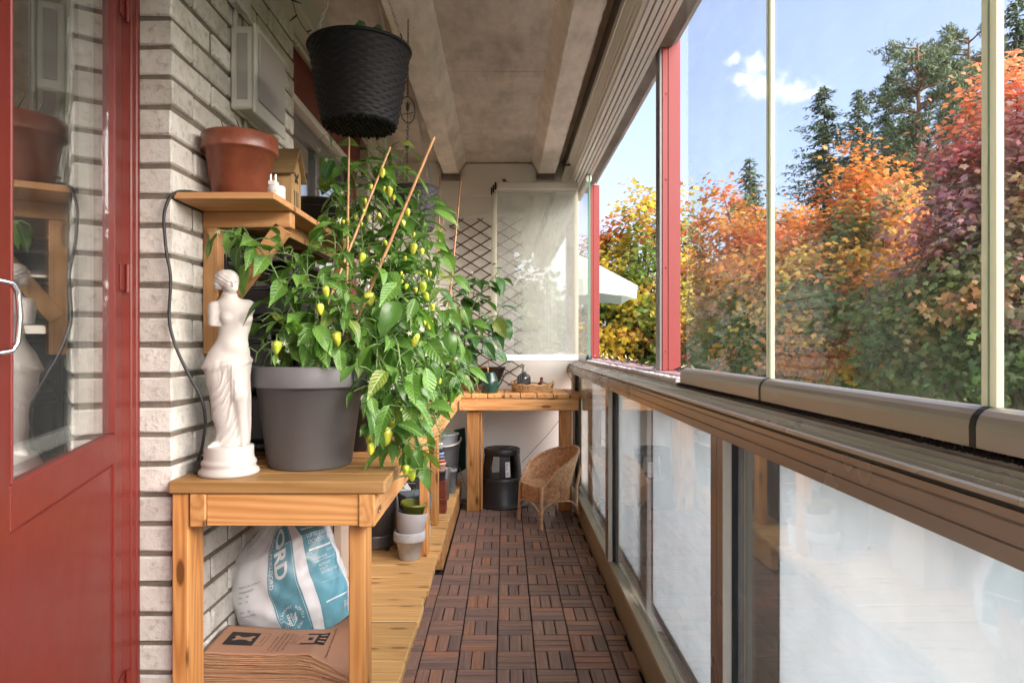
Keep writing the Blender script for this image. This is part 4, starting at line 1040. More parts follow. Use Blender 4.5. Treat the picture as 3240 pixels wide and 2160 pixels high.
M['bagk'] = plain('bag_black_print', (.05, .05, .055), .5, vary=.05, bump=0)
def barcode(u, v, w, h, rot, n=26):
    m = MB(); f = mapbag(u, v, rot); x = 0
    while x < w:
        bw = random.choice((.0006, .0011, .0016)); m.add([f((x, 0)), f((x+bw, 0)), f((x+bw, h)), f((x, h))], [[0, 1, 2, 3]]); x += bw+random.choice((.0007, .0012))
    return m
part('barcode', barcode(-.05, .128, .042, .018, 0), M['bagk'], sb); bagtext('7 391819 020092', .0075, -.05, .112, 0, mat='bagk')
part('barcode', barcode(-.86, .30, .036, .026, D90*.0), M['bagk'], sb)
for k in range(6): bagtext(['Såjord är en lätt och luftig jord', 'Näringsinnehåll g/m3', 'Kväve        180', 'Fosfor        90', 'Kalium       240', 'Användning: frösådd'][k], .0075, -1.0, .66-.03*k-(.03 if k > 3 else 0), 0, mat='bagk')
bagtext('Förvaras torrt och svalt\nSkyddas mot direkt sol', .0075, -.80, .19, 0, mat='bagk')
m = MB(); nk = bag(0, 1)*.5+bag(PI, 1)*.5
for k in range(9):
    a = k*.7; m.tube([nk+Vector((.03*math.cos(a), .03*math.sin(a), -.03)), nk+Vector((.012*math.cos(a), .012*math.sin(a), .01)), nk+Vector((.035*math.cos(a), .03*math.sin(a), .05))], [.018, .010, .014], 6)
part('tied_neck', m, M['bagb'], sb)
# ------------------------------------------------------------------ stack of paper bags
ps = thing('paper_bag_stack', 'stack of flat brown paper food-waste bags under the front of the bench', 'paper bags', (-.68, 2.05, .161))
PX0, PX1, PY0, PY1 = -.885, -.452, 1.965, 2.150; PT = .335
def pz(x, y):     # how the top sags and lifts at the right end
    u = (x-PX0)/(PX1-PX0)
    z = -.012*math.sin(PI*u)+.004*math.sin(9*x+7*y)
    if u > .72: z += .085*((u-.72)/.28)**1.4*((y-PY0)/(PY1-PY0))**1.2
    if u > .72: z -= .075*((u-.72)/.28)*(1-(y-PY0)/(PY1-PY0))
    return z
nl = 34
for k in range(nl):
    f = (k+1)/nl; zt = .162+(PT-.162)*f; ox, oy = random.uniform(-.007, .007), random.uniform(-.006, .006)
    if k < 16: ox += .012
    gx, gy = (40, 14) if k == nl-1 else (12, 4); V = []; F = []; th_ = (PT-.162)/nl*.58
    am = f*f
    for lay in (0, 1):
        for j in range(gy+1):
            for i in range(gx+1):
                x = PX0+(PX1-PX0)*i/gx; y = PY0+(PY1-PY0)*j/gy
                V.append((x+ox, y+oy+(.006*math.sin(k*1.3+i) if j == 0 else 0)*.3, zt-(0 if lay else th_)+pz(x, y)*am))
    n1 = (gx+1)*(gy+1); w = gx+1
    for j in range(gy):
        for i in range(gx):
            q = [j*w+i, j*w+i+1, (j+1)*w+i+1, (j+1)*w+i]; F.append([a+n1 for a in q]); F.append(q[::-1])
    for i in range(gx): F.append([i, i+1, i+1+n1, i+n1]); a = gy*w+i; F.append([a+1, a, a+n1, a+1+n1])
    for j in range(gy): a = j*w; F.append([a+w, a, a+n1, a+w+n1]); a = j*w+gx; F.append([a, a+w, a+w+n1, a+n1])
    part('paper_bag', MB().add(V, F, k == nl-1), M['craft'] if k == nl-1 else M['craft2'], ps)
TOPX, TOPY = ox, oy
def onp(x, y, e=.0006): return Vector((x+TOPX, y+TOPY, PT+pz(x, y)+e))
def pquad(m, pts, n=8):     # convex outline subdivided onto the paper
    c = (sum(p[0] for p in pts)/len(pts), sum(p[1] for p in pts)/len(pts)); V = [onp(*c)]; 
    out_ = []
    for a, b_ in zip(pts, pts[1:]+pts[:1]):
        for k in range(n): out_.append((a[0]+(b_[0]-a[0])*k/n, a[1]+(b_[1]-a[1])*k/n))
    for fr in (.5, 1):
        V += [onp(c[0]+(p[0]-c[0])*fr, c[1]+(p[1]-c[1])*fr) for p in out_]
    L = len(out_); F = [[0, 1+i, 1+(i+1) % L] for i in range(L)]+[[1+i, 1+L+i, 1+L+(i+1) % L, 1+(i+1) % L] for i in range(L)]
    m.add(V, F)
lx, ly = -.795, 2.02
m = MB(); pquad(m, [(lx-.055, ly), (lx+.035, ly), (lx+.035, ly+.085), (lx-.055, ly+.085)]); part('printed_square', m, M['ink'], ps)
m = MB(); core = []
def onp2(x, y): return onp(x, y, .0012)
for a, b_, w0 in ((-.040, .0, 0),):
    sh = [(-.038, .030), (-.030, .028), (-.015, .036), (.005, .035), (.018, .026), (.024, .030), (.020, .043), (.026, .060), (.018, .062), (.004, .052), (-.012, .050), (-.026, .060), (-.036, .058), (-.030, .044)]
    c_ = onp2(lx-.006, ly+.0435); m.add([c_]+[onp2(lx+p[0], ly+p[1]) for p in sh], [[0, 1+i, 1+(i+1) % len(sh)] for i in range(len(sh))])
part('apple_core_emblem', m, M['craft'], ps)
def pline(m, a, b_, w):
    dx, dy = b_[0]-a[0], b_[1]-a[1]; L = math.hypot(dx, dy); nx, ny = -dy/L*w/2, dx/L*w/2; n = max(1, int(L/.02)); 
    for k in range(n):
        p = (a[0]+dx*k/n, a[1]+dy*k/n); q = (a[0]+dx*(k+1)/n, a[1]+dy*(k+1)/n)
        m.add([onp(p[0]+nx, p[1]+ny), onp(p[0]-nx, p[1]-ny), onp(q[0]-nx, q[1]-ny), onp(q[0]+nx, q[1]+ny)], [[0, 1, 2, 3]])
m = MB()
for a, b_ in (((.035, 0), (.065, 0)), ((.065, 0), (.065, .085)), ((.065, .085), (.035, .085))): pline(m, (lx+a[0], ly+a[1]), (lx+b_[0], ly+b_[1]), .0012)
part('printed_frame', m, M['ink'], ps)
def ptext(s, size, x, y, bold=0):       # baseline runs away from the viewer
    part('lettering', text_mesh(s, size, M['ink'], fn=lambda p: onp(x-p[1], y+p[0], .001), bold=bold), M['ink'], ps)
ptext('MATAVFALL', .0085, lx+.056, ly+.018)
for k, (s_, y_) in enumerate((('Här samlar du ut matavfall.', 2.0), ('Till exempel kött, fisk, pasta, ris, frukt,', 1.99), ('grönsaker, matrester och kaffefilter.', 1.995), ('Lägg inte plast eller annat i påsen.', 2.0))):
    ptext(s_, .0088, -.700+.0135*k, y_-.008)
ptext('Tillsammans blir vi bättre på matavfall.', .0088, -.528, 1.985)
m = MB(); bx, by_ = -.612, 2.035
pquad(m, [(bx+.03, by_), (bx+.062, by_+.004), (bx+.066, by_+.075), (bx+.03, by_+.08)]); pquad(m, [(bx-.01, by_), (bx+.03, by_), (bx+.03, by_+.010), (bx-.01, by_+.010)]); pquad(m, [(bx-.004, by_+.07), (bx+.03, by_+.07), (bx+.03, by_+.08), (bx-.004, by_+.08)])
pline(m, (bx-.03, by_+.005), (bx-.01, by_+.0), .001); pline(m, (bx-.03, by_+.005), (bx-.012, by_+.075), .001); pline(m, (bx-.012, by_+.075), (bx, by_+.075), .001)
pquad(m, [(bx+.006, by_+.03), (bx+.020, by_+.03), (bx+.020, by_+.05), (bx+.006, by_+.05)])
for k in range(5):
    cx_, cy2 = bx-.038+.006*(k % 2), by_+.01+.013*k
    for q in range(8): pline(m, (cx_+.006*math.cos(q*.785), cy2+.006*math.sin(q*.785)), (cx_+.006*math.cos((q+1)*.785), cy2+.006*math.sin((q+1)*.785)), .0007)
part('printed_basket_drawing', m, M['ink'], ps)
m = MB()
for k in range(3): n = len(m.v); y_ = by_+.018+.02*k; m.add([onp2(bx+.040, y_), onp2(bx+.060, y_), onp2(bx+.060, y_+.007), onp2(bx+.040, y_+.007)], [[0, 1, 2, 3]])
part('printed_basket_gaps', m, M['craft'], ps)
# ------------------------------------------------------------------ things on the low platform
PZ = .1615
p1 = pot('grey_clay_pot', 'pale grey clay pot with thick rim, bottom of the stack on the platform', 'plant pot', (-.475, 3.38, PZ), .052, .073, .138, M['stonepot'], rim=(.045, .006), seg=40)
p2 = pot('grey_clay_pot', 'smooth straight-sided grey pot leaning in the middle of the stack', 'plant pot', (-.474, 3.38, PZ+.098), .060, .079, .135, M['stonepot2'], seg=40, tilt=(R(-2), R(5), 0))
p3 = pot('green_glazed_pot', 'small olive green glazed pot on top of the grey pot stack', 'plant pot', (-.462, 3.385, PZ+.192), .044, .0645, .088, M['greenglz'], rim=(.012, .003), seg=40, tilt=(R(2), R(5), 0))
p4 = pot('white_pot', 'white pot with brown rim standing behind the grey pot stack', 'plant pot', (-.478, 3.585, PZ), .078, .085, .135, M['whitegl'], seg=40)
part('pot_rim', MB().lathe([(.0852, .118), (.0875, .120), (.0875, .134), (.084, .1372), (.080, .134)], (-.478, 3.585, PZ), 40), M['browngl'], p4)
sq = thing('square_pot', 'blue-grey square plastic pot with a young pepper seedling, set in the white pot', 'plant pot', (-.478, 3.585, PZ+.03))
def frust(c, a0, a1, h, rot, wall=.004):
    m = MB(); V = []
    for a, z in ((a0, 0), (a1, h), (a1-wall, h), (a0-wall, .01)):
        for k in range(4):
            th_ = rot+PI/4+k*PI/2; V.append((c[0]+a*1.414*math.cos(th_), c[1]+a*1.414*math.sin(th_), c[2]+z))
    F = [[0, 3, 2, 1], [12, 13, 14, 15]]
    for l in range(3):
        for k in range(4): F.append([l*4+k, l*4+(k+1) % 4, (l+1)*4+(k+1) % 4, (l+1)*4+k])
    return m.add(V, F)
c = (-.478, 3.585, PZ+.03); part('pot_body', frust(c, .048, .072, .25, R(28)), M['bluegrey'], sq)
m = MB(); V = [(c[0]+.0745*1.414*s_*math.cos(R(28)+PI/4+k*PI/2), c[1]+.0745*1.414*s_*math.sin(R(28)+PI/4+k*PI/2), c[2]+z) for z, s_ in ((.242, 1), (.251, 1.0), (.251, .93), (.242, .93)) for k in range(4)]
m.add(V, [[l*4+k, l*4+(k+1) % 4, ((l+1) % 4)*4+(k+1) % 4, ((l+1) % 4)*4+k] for l in range(4) for k in range(4)]); part('pot_rim', m, M['bluegrey'], sq)
part('soil', frust((c[0], c[1], c[2]+.20), .055, .064, .012, R(28), .05), M['soil'], sq)
# white sack behind
m = MB(); V = []; F = []; nu, nv = 26, 12
for j in range(nv+1):
    for i in range(nu):
        a = 2*PI*i/nu; v = j/nv; r_ = .085*math.sin(PI*(v*.9+.08))**.5*(1+.16*noise.noise(Vector((math.cos(a)*2, math.sin(a)*2, v*3)))); V.append((-.60+r_*math.cos(a), 3.80+r_*math.sin(a), PZ+.31*v))
for j in range(nv):
    for i in range(nu): F.append([j*nu+i, j*nu+(i+1) % nu, (j+1)*nu+(i+1) % nu, (j+1)*nu+i])
m.add(V, F, True); m.f.append([nv*nu+i for i in range(nu)]); m.s.append(False)
single('white_sack', m, M['stonepot'], 'small rumpled off-white sack behind the blue-grey square pot', 'sack', (-.60, 3.80, PZ))
# ribbed cylinder
t = thing('ribbed_bin', 'dark grey ribbed round bin standing behind the right bench leg', 'bin', (-.70, 3.62, PZ))
part('bin_body', MB().lathe([(0, .07), (.118, .07), (.118, .44), (.112, .445), (0, .445)], (-.70, 3.62, PZ), 144, rad=lambda a, z: 1+.014*math.sin(a*48)), M['rib'], t)
part('bin_base', MB().lathe([(0, .0), (.108, 0), (.111, .01), (.111, .055), (.118, .069), (0, .069)], (-.70, 3.62, PZ), 48), M['alud'], t)
part('bin_feet', MB().box(-.62, -.60, 3.50, 3.53, PZ, PZ+.012).box(-.80, -.78, 3.50, 3.53, PZ, PZ+.012), M['black'], t)
t = thing('black_appliance', 'black boxy appliance behind the ribbed bin under the bench', 'appliance', (-.68, 4.1, PZ))
part('appliance_body', MB().box(-.84, -.50, 3.95, 4.3, PZ+.01, .58, .02), M['plastic'], t)
m = MB()
for z in (.20, .30, .42): m.tube([(-.83, 3.94, z), (-.52, 3.94, z)], .004, 6)
part('metal_rod', m, M['steel'], t)
for z in (.36, .5): part('knob', MB().lathe([(0, 0), (.014, 0), (.012, .016), (0, .018)], (0, 0, 0), 14, M=Matrix.Translation((-.55, 3.9495, z)) @ Matrix.Rotation(PI/2, 4, 'X')), M['steel'], t)
# beige boards standing on end
for k in range(4):
    x = -.862+.040*k; hgt = .52-.01*k; ww = .030
    pr = [(x, PZ+.015), (x+.004, PZ+.004), (x+.012, PZ), (x+ww-.010, PZ), (x+ww-.003, PZ+.004), (x+ww, PZ+.015), (x+ww, PZ+hgt), (x, PZ+hgt)]
    single('beige_board', MB().extr(pr[::-1], 2.98-.012*k, 3.20), M['beige'], ['leftmost, half hidden', 'second from the left', 'third from the left', 'rightmost and nearest'][k]+' of the beige boards standing on edge beside the soil sack', 'board', (x, 3.0, PZ), 'beige boards standing under the bench')
# wooden blocks and small pots
t = thing('brown_box', 'dark red-brown wooden crate, lower of the two beside the bench post', 'wooden box', (-.40, 4.32, PZ)); part('box_body', MB().box(-.47, -.372, 4.27, 4.37, PZ, PZ+.094, .003), M['mahog'], t)
t = thing('brown_box', 'dark red-brown wooden crate, upper of the two, holding small pots', 'wooden box', (-.40, 4.32, PZ+.1)); part('box_body', MB().box(-.465, -.374, 4.275, 4.365, PZ+.10, PZ+.20, .003).box(-.46, -.378, 4.28, 4.36, PZ+.0945, PZ+.0995), M['mahog'], t)
z = PZ+.2005
for k, (r_, h_, col_, lab) in enumerate(((.040, .045, (.03, .03, .035), 'black'), (.041, .050, (.62, .34, .26), 'pale terracotta'), (.036, .022, (.50, .13, .06), 'orange terracotta'), (.036, .022, (.10, .15, .26), 'dark blue'), (.036, .022, (.24, .33, .45), 'light blue'), (.035, .03, (.05, .05, .07), 'charcoal'), (.034, .03, (.55, .56, .57), 'white plastic'))):
    pot('small_pot', lab+' small pot in the nested stack on the brown crates', 'plant pot', (-.415-.0025*k, 4.32, z), r_*.82, r_, h_+.02, plain('small_pot_'+lab.replace(' ', '_'), col_, .5), rim=(.012, .002), seg=24, wall=.003, grp='small pots stacked on the brown crates'); z += h_*.98
pot('metal_cylinder', 'tall brushed grey metal cylinder pot behind the brown crates', 'plant pot', (-.43, 4.66, PZ), .047, .056, .228, plain('brushed_zinc', (.22, .21, .20), .38, .6, vary=.2), seg=32)
t = pot('silver_cup', 'small grey translucent cup pot with white rim near the platform edge', 'plant pot', (-.382, 4.86, PZ), .026, .036, .175, M['bucket'], rim=(.022, .003), seg=28)
# bucket
bk = thing('bucket', 'grey plastic bucket with white bail handle at the far end of the platform', 'bucket', (-.462, 5.17, PZ))
part('bucket_body', MB().lathe([(0, 0), (.092, 0), (.097, .006), (.118, .30), (.122, .302), (.122, .309), (.112, .309), (.094, .012), (0, .012)], (-.462, 5.17, PZ), 44), M['bucket'], bk)
part('inner_bucket', MB().lathe([(.095, .29), (.1045, .375), (.114, .380), (.114, .388), (.103, .389), (.095, .36), (.09, .3)], (-.462, 5.17, PZ), 44), transl('milky_plastic', (.60, .63, .66), .3, .4), bk)
P = [Vector((-.462+.128*math.cos(a), 5.17-.02+.13*math.sin(a)*.9, PZ+.345+.040*math.sin(a))) for a in np.linspace(PI, 2*PI+.25, 20)]
part('bail_handle', MB().tube(P, .0072, 8), M['whitegl'], bk)
m = MB().add([U(1436, 1360, 5.44), U(1471, 1352, 5.44), U(1474, 1400, 5.42), U(1474, 1482, 5.40), U(1440, 1500, 5.40), U(1438, 1500, 5.46), U(1470, 1480, 5.46), U(1468, 1352, 5.46), U(1436, 1360, 5.47)], [[0, 1, 2, 3, 4], [5, 6, 7, 8], [1, 7, 6, 3, 2], [0, 8, 7, 1], [4, 5, 8, 0], [3, 6, 5, 4]])
single('green_bag', m, M['dgreen'], 'dark green folded bag behind the bucket against the end wall', 'bag', (-.35, 5.43, PZ))
m = MB().tube([U(1452, 1475, 5.30), U(1470, 1530, 5.28), U(1480, 1560, 5.26)], .003, 6)
single('thin_stick', m, M['cane'], 'thin wooden stick leaning beside the bucket', 'stick', U(1452, 1475, 5.3))
# ------------------------------------------------------------------ step stool
ss = thing('step_stool', 'round black plastic step stool with two levels in the far corner', 'step stool', (-.02, 5.20, 0))
c = (-.02, 5.20, .001)
part('lower_step', MB().lathe([(0, .005), (.192, 0), (.202, .004), (.202, .010), (.190, .016), (.172, .030), (.158, .195), (.155, .212), (.148, .218), (.10, .219), (.0, .219)], c, 56), M['plastic'], ss)
part('top_step', MB().lathe([(.10, .385), (.136, .385), (.1385, .392), (.1385, .425), (.134, .432), (.118, .434), (.116, .431), (.09, .431), (.088, .434), (.06, .434), (.058, .431), (.03, .431), (.028, .434), (0, .434)], c, 56), M['plastic'], ss)
for a0, aw in ((R(-152), 54), (R(-24), 44), (R(48), 42), (R(150), 36)):
    V = []; F = []; n = 8
    for z, rr_ in ((.2185, .150), (.30, .145), (.386, .134)):
        for wl_ in (0, 1):
            for k in range(n+1):
                a = a0+(-.5+k/n)*R(aw if z < .3 or z > .38 else aw*.84); V.append((c[0]+(rr_-wl_*.022)*math.cos(a), c[1]+(rr_-wl_*.022)*math.sin(a), c[2]+z))
    w = 2*(n+1)
    for l in range(2):
        for k in range(n):
            F.append([l*w+k, l*w+k+1, (l+1)*w+k+1, (l+1)*w+k]); q = n+1; F.append([l*w+q+k+1, l*w+q+k, (l+1)*w+q+k, (l+1)*w+q+k+1])
        F.append([l*w, (l+1)*w, (l+1)*w+n+1, l*w+n+1]); F.append([l*w+n, l*w+2*n+1, (l+1)*w+2*n+1, (l+1)*w+n])
    part('pillar', MB().add(V, F, False), M['plastic'], ss)
a = R(-62); lb = MB(); V = []
for z in (.235, .345):
    for k in range(4): aa = R(-80)+k*R(4.6); V.append((c[0]+(.1535-(z-.235)*.10)*math.cos(aa), c[1]+(.1535-(z-.235)*.10)*math.sin(aa), c[2]+z))
part('label_sticker', MB().add(V, [[k, k+1, k+5, k+4] for k in range(3)]), M['whitegl'], ss)
V = []; F = []; n = 6
for z, rr_ in ((.2185, .1515), (.30, .1465), (.386, .136)):
    for k in range(n+1): aa = R(-98)+k/n*R(34); V.append((c[0]+(rr_)*math.cos(aa), c[1]+rr_*math.sin(aa), c[2]+z))
for l in range(2):
    for k in range(n): F.append([l*7+k, l*7+k+1, (l+1)*7+k+1, (l+1)*7+k])
part('pillar', MB().add(V, F), M['plastic'], ss)
for k in range(7):
    zz = .25+k*.013; lw_ = random.uniform(.012, .026)
    if k not in (2,): part('sticker_print', MB().add([(c[0]+(.1542-(z_-.235)*.10)*math.cos(aa), c[1]+(.1542-(z_-.235)*.10)*math.sin(aa), c[2]+z_) for z_ in (zz, zz+.004) for aa in (R(-79), R(-79)+lw_*6)], [[0, 1, 3, 2]]), M['ink'], ss)
# ------------------------------------------------------------------ wicker chair
CH = Vector((.292, 4.675, 0)); fa = math.atan2(-.47, -.88)
wc = thing('wicker_chair', 'small brown wicker tub chair at the far end beside the railing', 'chair', CH)
CM = Matrix.Translation(CH) @ Matrix.Rotation(fa, 4, 'Z')
def cp(f_, s_, z): return CM @ Vector((f_, s_, z))
def rimz(a):       # a: 0 at the back, +-1 at the arm fronts
    return .505-.165*abs(a)**1.7-.05*max(0, abs(a)-.8)/.2
def tubp(a, v):    # a in -1..1 round the tub, v 0 seat level..1 rim
    th_ = a*R(128); zb = .255; z = zb+(rimz(a)-zb)*v
    r_ = .150+.042*v*(1-.45*abs(a)); 
    f_ = -math.cos(th_)*r_*1.0-.0-.045*v*(1-abs(a)); s_ = math.sin(th_)*r_*1.06
    return f_, s_, z
na, nv_ = 190, 56; m = MB(); V = []; F = []
for side in (1, -1):
    for j in range(nv_+1):
        for i in range(na+1):
            a = -1+2*i/na; f_, s_, z = tubp(a, j/nv_); w = .0026*math.cos(PI*(i*.5))*(1 if (j//2) % 2 else -1)+.0012*(j % 2)
            th_ = a*R(128); o_ = w+side*.003
            V.append(cp(f_-math.cos(th_)*o_, s_+math.sin(th_)*o_, z))
w_ = na+1
for s_i in range(2):
    b0 = s_i*(nv_+1)*w_
    for j in range(nv_):
        for i in range(na):
            q = [b0+j*w_+i, b0+j*w_+i+1, b0+(j+1)*w_+i+1, b0+(j+1)*w_+i]; F.append(q if s_i == 0 else q[::-1])
m.add(V, F, False); part('woven_back', m, M['wicker'], wc)
# apron and seat
m = MB(); V = []; F = []; n1, n2 = 170, 26
def seatr(th_): return (.150*(1+.0*math.cos(th_)), .158)
for j in range(n2+1):
    for i in range(n1):
        th_ = 2*PI*i/n1; z = .170+.105*j/n2
        ff = math.cos(th_)*.150; sf = math.sin(th_)*.158; k_ = 1
        if math.cos(th_) > 0: ff = math.cos(th_)**.6*.150; sf = math.copysign(abs(math.sin(th_))**.6, math.sin(th_))*.158
        w = .0024*(1 if (i % 2) ^ ((j//2) % 2) else -1)+.001*(j % 2); k_ = 1+w/.15
        V.append(cp(ff*k_, sf*k_, z))
for j in range(n2):
    for i in range(n1): F.append([j*n1+i, j*n1+(i+1) % n1, (j+1)*n1+(i+1) % n1, (j+1)*n1+i])
m.add(V, F, False)
for q in range(18):        # seat weave rings
    k_ = (q+.5)/18; m.tube([cp((math.cos(t_)**.6 if math.cos(t_) > 0 else math.cos(t_))*.148*k_, math.copysign(abs(math.sin(t_))**(.6 if math.cos(t_) > 0 else 1), math.sin(t_))*.156*k_, .272+.0015*math.sin(t_*24+q*PI)) for t_ in np.linspace(0, 2*PI, 49)[:-1]], .0046, 4, True)
part('woven_seat', m, M['wicker'], wc)
m = MB()     # braided rim: two twisted strands
path = []
for i in range(121):
    a = -1+2*i/120; f_, s_, z = tubp(a, 1.0); path.append(cp(f_, s_, z))
ends0 = [cp(.150, -.115, .195+.02*k) for k in range(0)]
def down(a):
    f_, s_, z = tubp(a, 1.0); return [cp(f_+.012*k/5*(k), s_*(1-.0*k), z-(z-.19)*k/5) for k in range(5, 0, -1)]
full = [cp(.135, -.135, .19), cp(.132, -.14, .24), cp(.122, -.138, .29)]+path+[cp(.122, .138, .29), cp(.132, .14, .24), cp(.135, .135, .19)]
full = smooth_path(full[:3], 8)[:-1]+path+smooth_path(full[-3:], 8)[1:]
for ph in (0, 2*PI/3, 4*PI/3):
    P = []
    for i, p in enumerate(full):
        t_ = (full[min(i+1, len(full)-1)]-full[max(i-1, 0)]).normalized(); u_ = t_.orthogonal() if False else Vector((0, 0, 1)); u_ = (u_-t_*u_.dot(t_)).normalized(); v2 = t_.cross(u_); an = i*.55+ph
        P.append(p+u_*.0065*math.cos(an)+v2*.0065*math.sin(an))
    m.tube(P, .0062, 6)
part('braided_rim', m, M['wicker'], wc)
for (f0, s0) in ((.14, .150), (.14, -.150)):
    part('leg', MB().tube([cp(f0-.012, s0*.95, .27), cp(f0-.006, s0*.97, .14), cp(f0, s0, 0.001)], [.012, .0125, .0135], 12), M['wickerl'], wc)
for s0 in (.150, -.150):
    part('leg', MB().tube([cp(-.205, s0*.78, .40), cp(-.160, s0*.86, .26), cp(-.150, s0*.92, .13), cp(-.178, s0*1.05, .04), cp(-.19, s0*1.12, .001)], [.009, .0105, .0115, .0115, .0115], 12), M['wickerl'], wc)
for s0 in (1, -1):
    P = [cp(.137, s0*.150, .075), cp(.12, s0*.150, .13), cp(.07, s0*.150, .165), cp(0, s0*.150, .172), cp(-.09, s0*.148, .165), cp(-.14, s0*.143, .13), cp(-.158, s0*.143, .07)]
    part('brace', MB().tube(smooth_path(P, 5), .0068, 8), M['wickerl'], wc)
P = [cp(.142, .148, .075), cp(.15, .12, .13), cp(.152, .05, .162), cp(.152, -.05, .162), cp(.15, -.12, .13), cp(.142, -.148, .075)]
part('brace', MB().tube(smooth_path(P, 5), .006, 8), M['wickerl'], wc)
m = MB()
for k in range(6): m.tube([cp(.139+.0145*math.cos(t_), .150+.0145*math.sin(t_), .10+.005*k) for t_ in np.linspace(0, 2*PI, 15)[:-1]], .0022, 5, True)
for k in range(3): m.tube([cp(.139+(.03+.006*k)*math.cos(t_), .150+(.028)*math.sin(t_), .055+.014*k+.012*math.sin(t_+k)) for t_ in np.linspace(0, 2*PI, 21)[:-1]], .0008, 4, True)
part('loose_binding', m, M['wickerl'], wc)
# thin black cable from the corner down to the stool
single('wall_cable', MB().tube(smooth_path([U(1770, 1328, 5.47), U(1735, 1372, 5.47), U(1690, 1420, 5.47), U(1652, 1462, 5.46)]), .002, 5), M['black'], 'thin black cable running diagonally across the end wall under the bench', 'cable', U(1735, 1372, 5.47))
single('corner_cable', MB().tube(smooth_path([U(1822, 1150, 5.3), U(1800, 1156, 5.3), U(1795, 1175, 5.3), U(1806, 1200, 5.32), U(1815, 1230, 5.35), U(1812, 1250, 5.36)]), .0022, 5), M['black'], 'thin black cable hanging in the corner above the end bench', 'cable', U(1800, 1156, 5.3))
# ------------------------------------------------------------------ on the end bench
t = thing('watering_can', 'dark green metal watering can with a square brass handle', 'watering can', (-.112, 5.02, BZ))
c = (-.112, 5.03, BZ+.0005)
part('can_body', MB().lathe([(0, 0), (.0595, 0), (.062, .004), (.063, .085), (.059, .098), (.038, .148), (.036, .152), (.033, .152), (.055, .098), (0, .09)], c, 48), M['dgreen'], t)
part('brass_handle', MB().tube(smooth_path([Vector((c[0]-.012, 5.03, BZ+.150)), Vector((c[0]-.012, 5.03, BZ+.178)), Vector((c[0]-.020, 5.03, BZ+.187)), Vector((c[0]-.075, 5.03, BZ+.187)), Vector((c[0]-.088, 5.03, BZ+.178)), Vector((c[0]-.090, 5.03, BZ+.10)), Vector((c[0]-.088, 5.03, BZ+.035)), Vector((c[0]-.082, 5.03, BZ+.026)), Vector((c[0]-.060, 5.03, BZ+.024))], 5), .0042, 8), M['brass'], t)
part('spout', MB().tube([(c[0]+.055, 5.03, BZ+.035), (c[0]+.085, 5.03, BZ+.075), (c[0]+.122, 5.03, BZ+.155)], [.008, .0055, .0042], 8), M['dgreen'], t)
t = thing('planter_trough', 'long black planter trough on short wooden legs behind the watering can', 'planter', (-.18, 5.33, BZ))
c = Vector((-.20, 5.33, BZ+.05)); V = []; pr = []
def rrect(hx_, hy_, r_, z, n=5):
    o_ = []
    for sx, sy, a0 in ((1, 1, 0), (-1, 1, PI/2), (-1, -1, PI), (1, -1, 1.5*PI)):
        for k in range(n+1): a = a0+k/n*PI/2; o_.append((c.x+sx*(hx_-r_)+r_*math.cos(a), c.y+sy*(hy_-r_)+r_*math.sin(a), c.z+z))
    return o_
rings = [rrect(.150, .075, .05, 0), rrect(.170, .085, .05, .03), rrect(.205, .095, .045, .125), rrect(.21, .1, .045, .13), rrect(.20, .09, .04, .13), rrect(.19, .08, .04, .10)]
m = MB(); n = len(rings[0])
for r_ in rings: m.v += r_
m.f = [list(range(n))[::-1], [5*n+i for i in range(n)]]+[[l*n+i, l*n+(i+1) % n, (l+1)*n+(i+1) % n, (l+1)*n+i] for l in range(5) for i in range(n)]; m.s = [False, False]+[True]*(len(m.f)-2)
part('trough', m, M['plastic'], t)
for sx in (-1, 1):
    for sy in (-1, 1): part('leg', MB().beam((c.x+sx*.11, c.y+sy*.06, BZ+.055), (c.x+sx*.135, c.y+sy*.07, BZ+.001), .022, .022), M['mahog'], t)
part('thin_stick', MB().tube([(-.127, 5.33, BZ+.12), (-.126, 5.33, BZ+.26)], .002, 5), M['cane'], t)
t = thing('glass_bottle', 'round smoked glass bottle with grey metal cap in the woven tray', 'bottle', (.148, 5.22, BZ+.01))
c = (.148, 5.22, BZ+.012)
part('bottle_glass', MB().lathe([(0, 0), (.050, 0), (.0545, .006), (.0545, .085), (.050, .104), (.034, .120), (.018, .126), (.017, .133), (.012, .133), (.016, .122), (.046, .1), (.050, .085), (.050, .006), (0, .005)], c, 40), M['smoke'], t)
part('cap', MB().lathe([(0, .132), (.0195, .132), (.0195, .143), (.016, .145), (.0145, .150), (.0145, .188), (.012, .190), (0, .190)], c, 28), M['steel'], t)
part('dip_tube', MB().tube([(c[0], c[1], c[2]+.01), (c[0], c[1], c[2]+.13)], .003, 6), M['steel'], t)
t = thing('amber_bottle', 'small amber glass bottle lying behind the rim of the woven tray', 'bottle', (.27, 5.25, BZ+.01))
c = (.285, 5.25, BZ+.012)
part('bottle_glass', MB().lathe([(0, 0), (.036, 0), (.040, .006), (.040, .03), (.032, .048), (.0125, .062), (.0115, .090), (.013, .092), (.009, .092), (.010, .06), (.03, .045), (.036, .03), (.036, .006), (0, .005)], c, 32), M['amber'], t)
tr = thing('woven_tray', 'round woven seagrass tray with scalloped rim and handles', 'tray', (.21, 5.2, BZ))
c = Vector((.213, 5.18, BZ)); Rt = .148
def trp(a, v): 
    ha = max(0, math.cos(a*2+.55+PI*0))**6
    h_ = .046+.009*abs(math.sin(a*5))+.022*ha
    return c+Vector(((Rt+.012*v)*math.cos(a), (Rt*.82+.012*v)*math.sin(a), .004+h_*v))
m = MB(); ns = 74
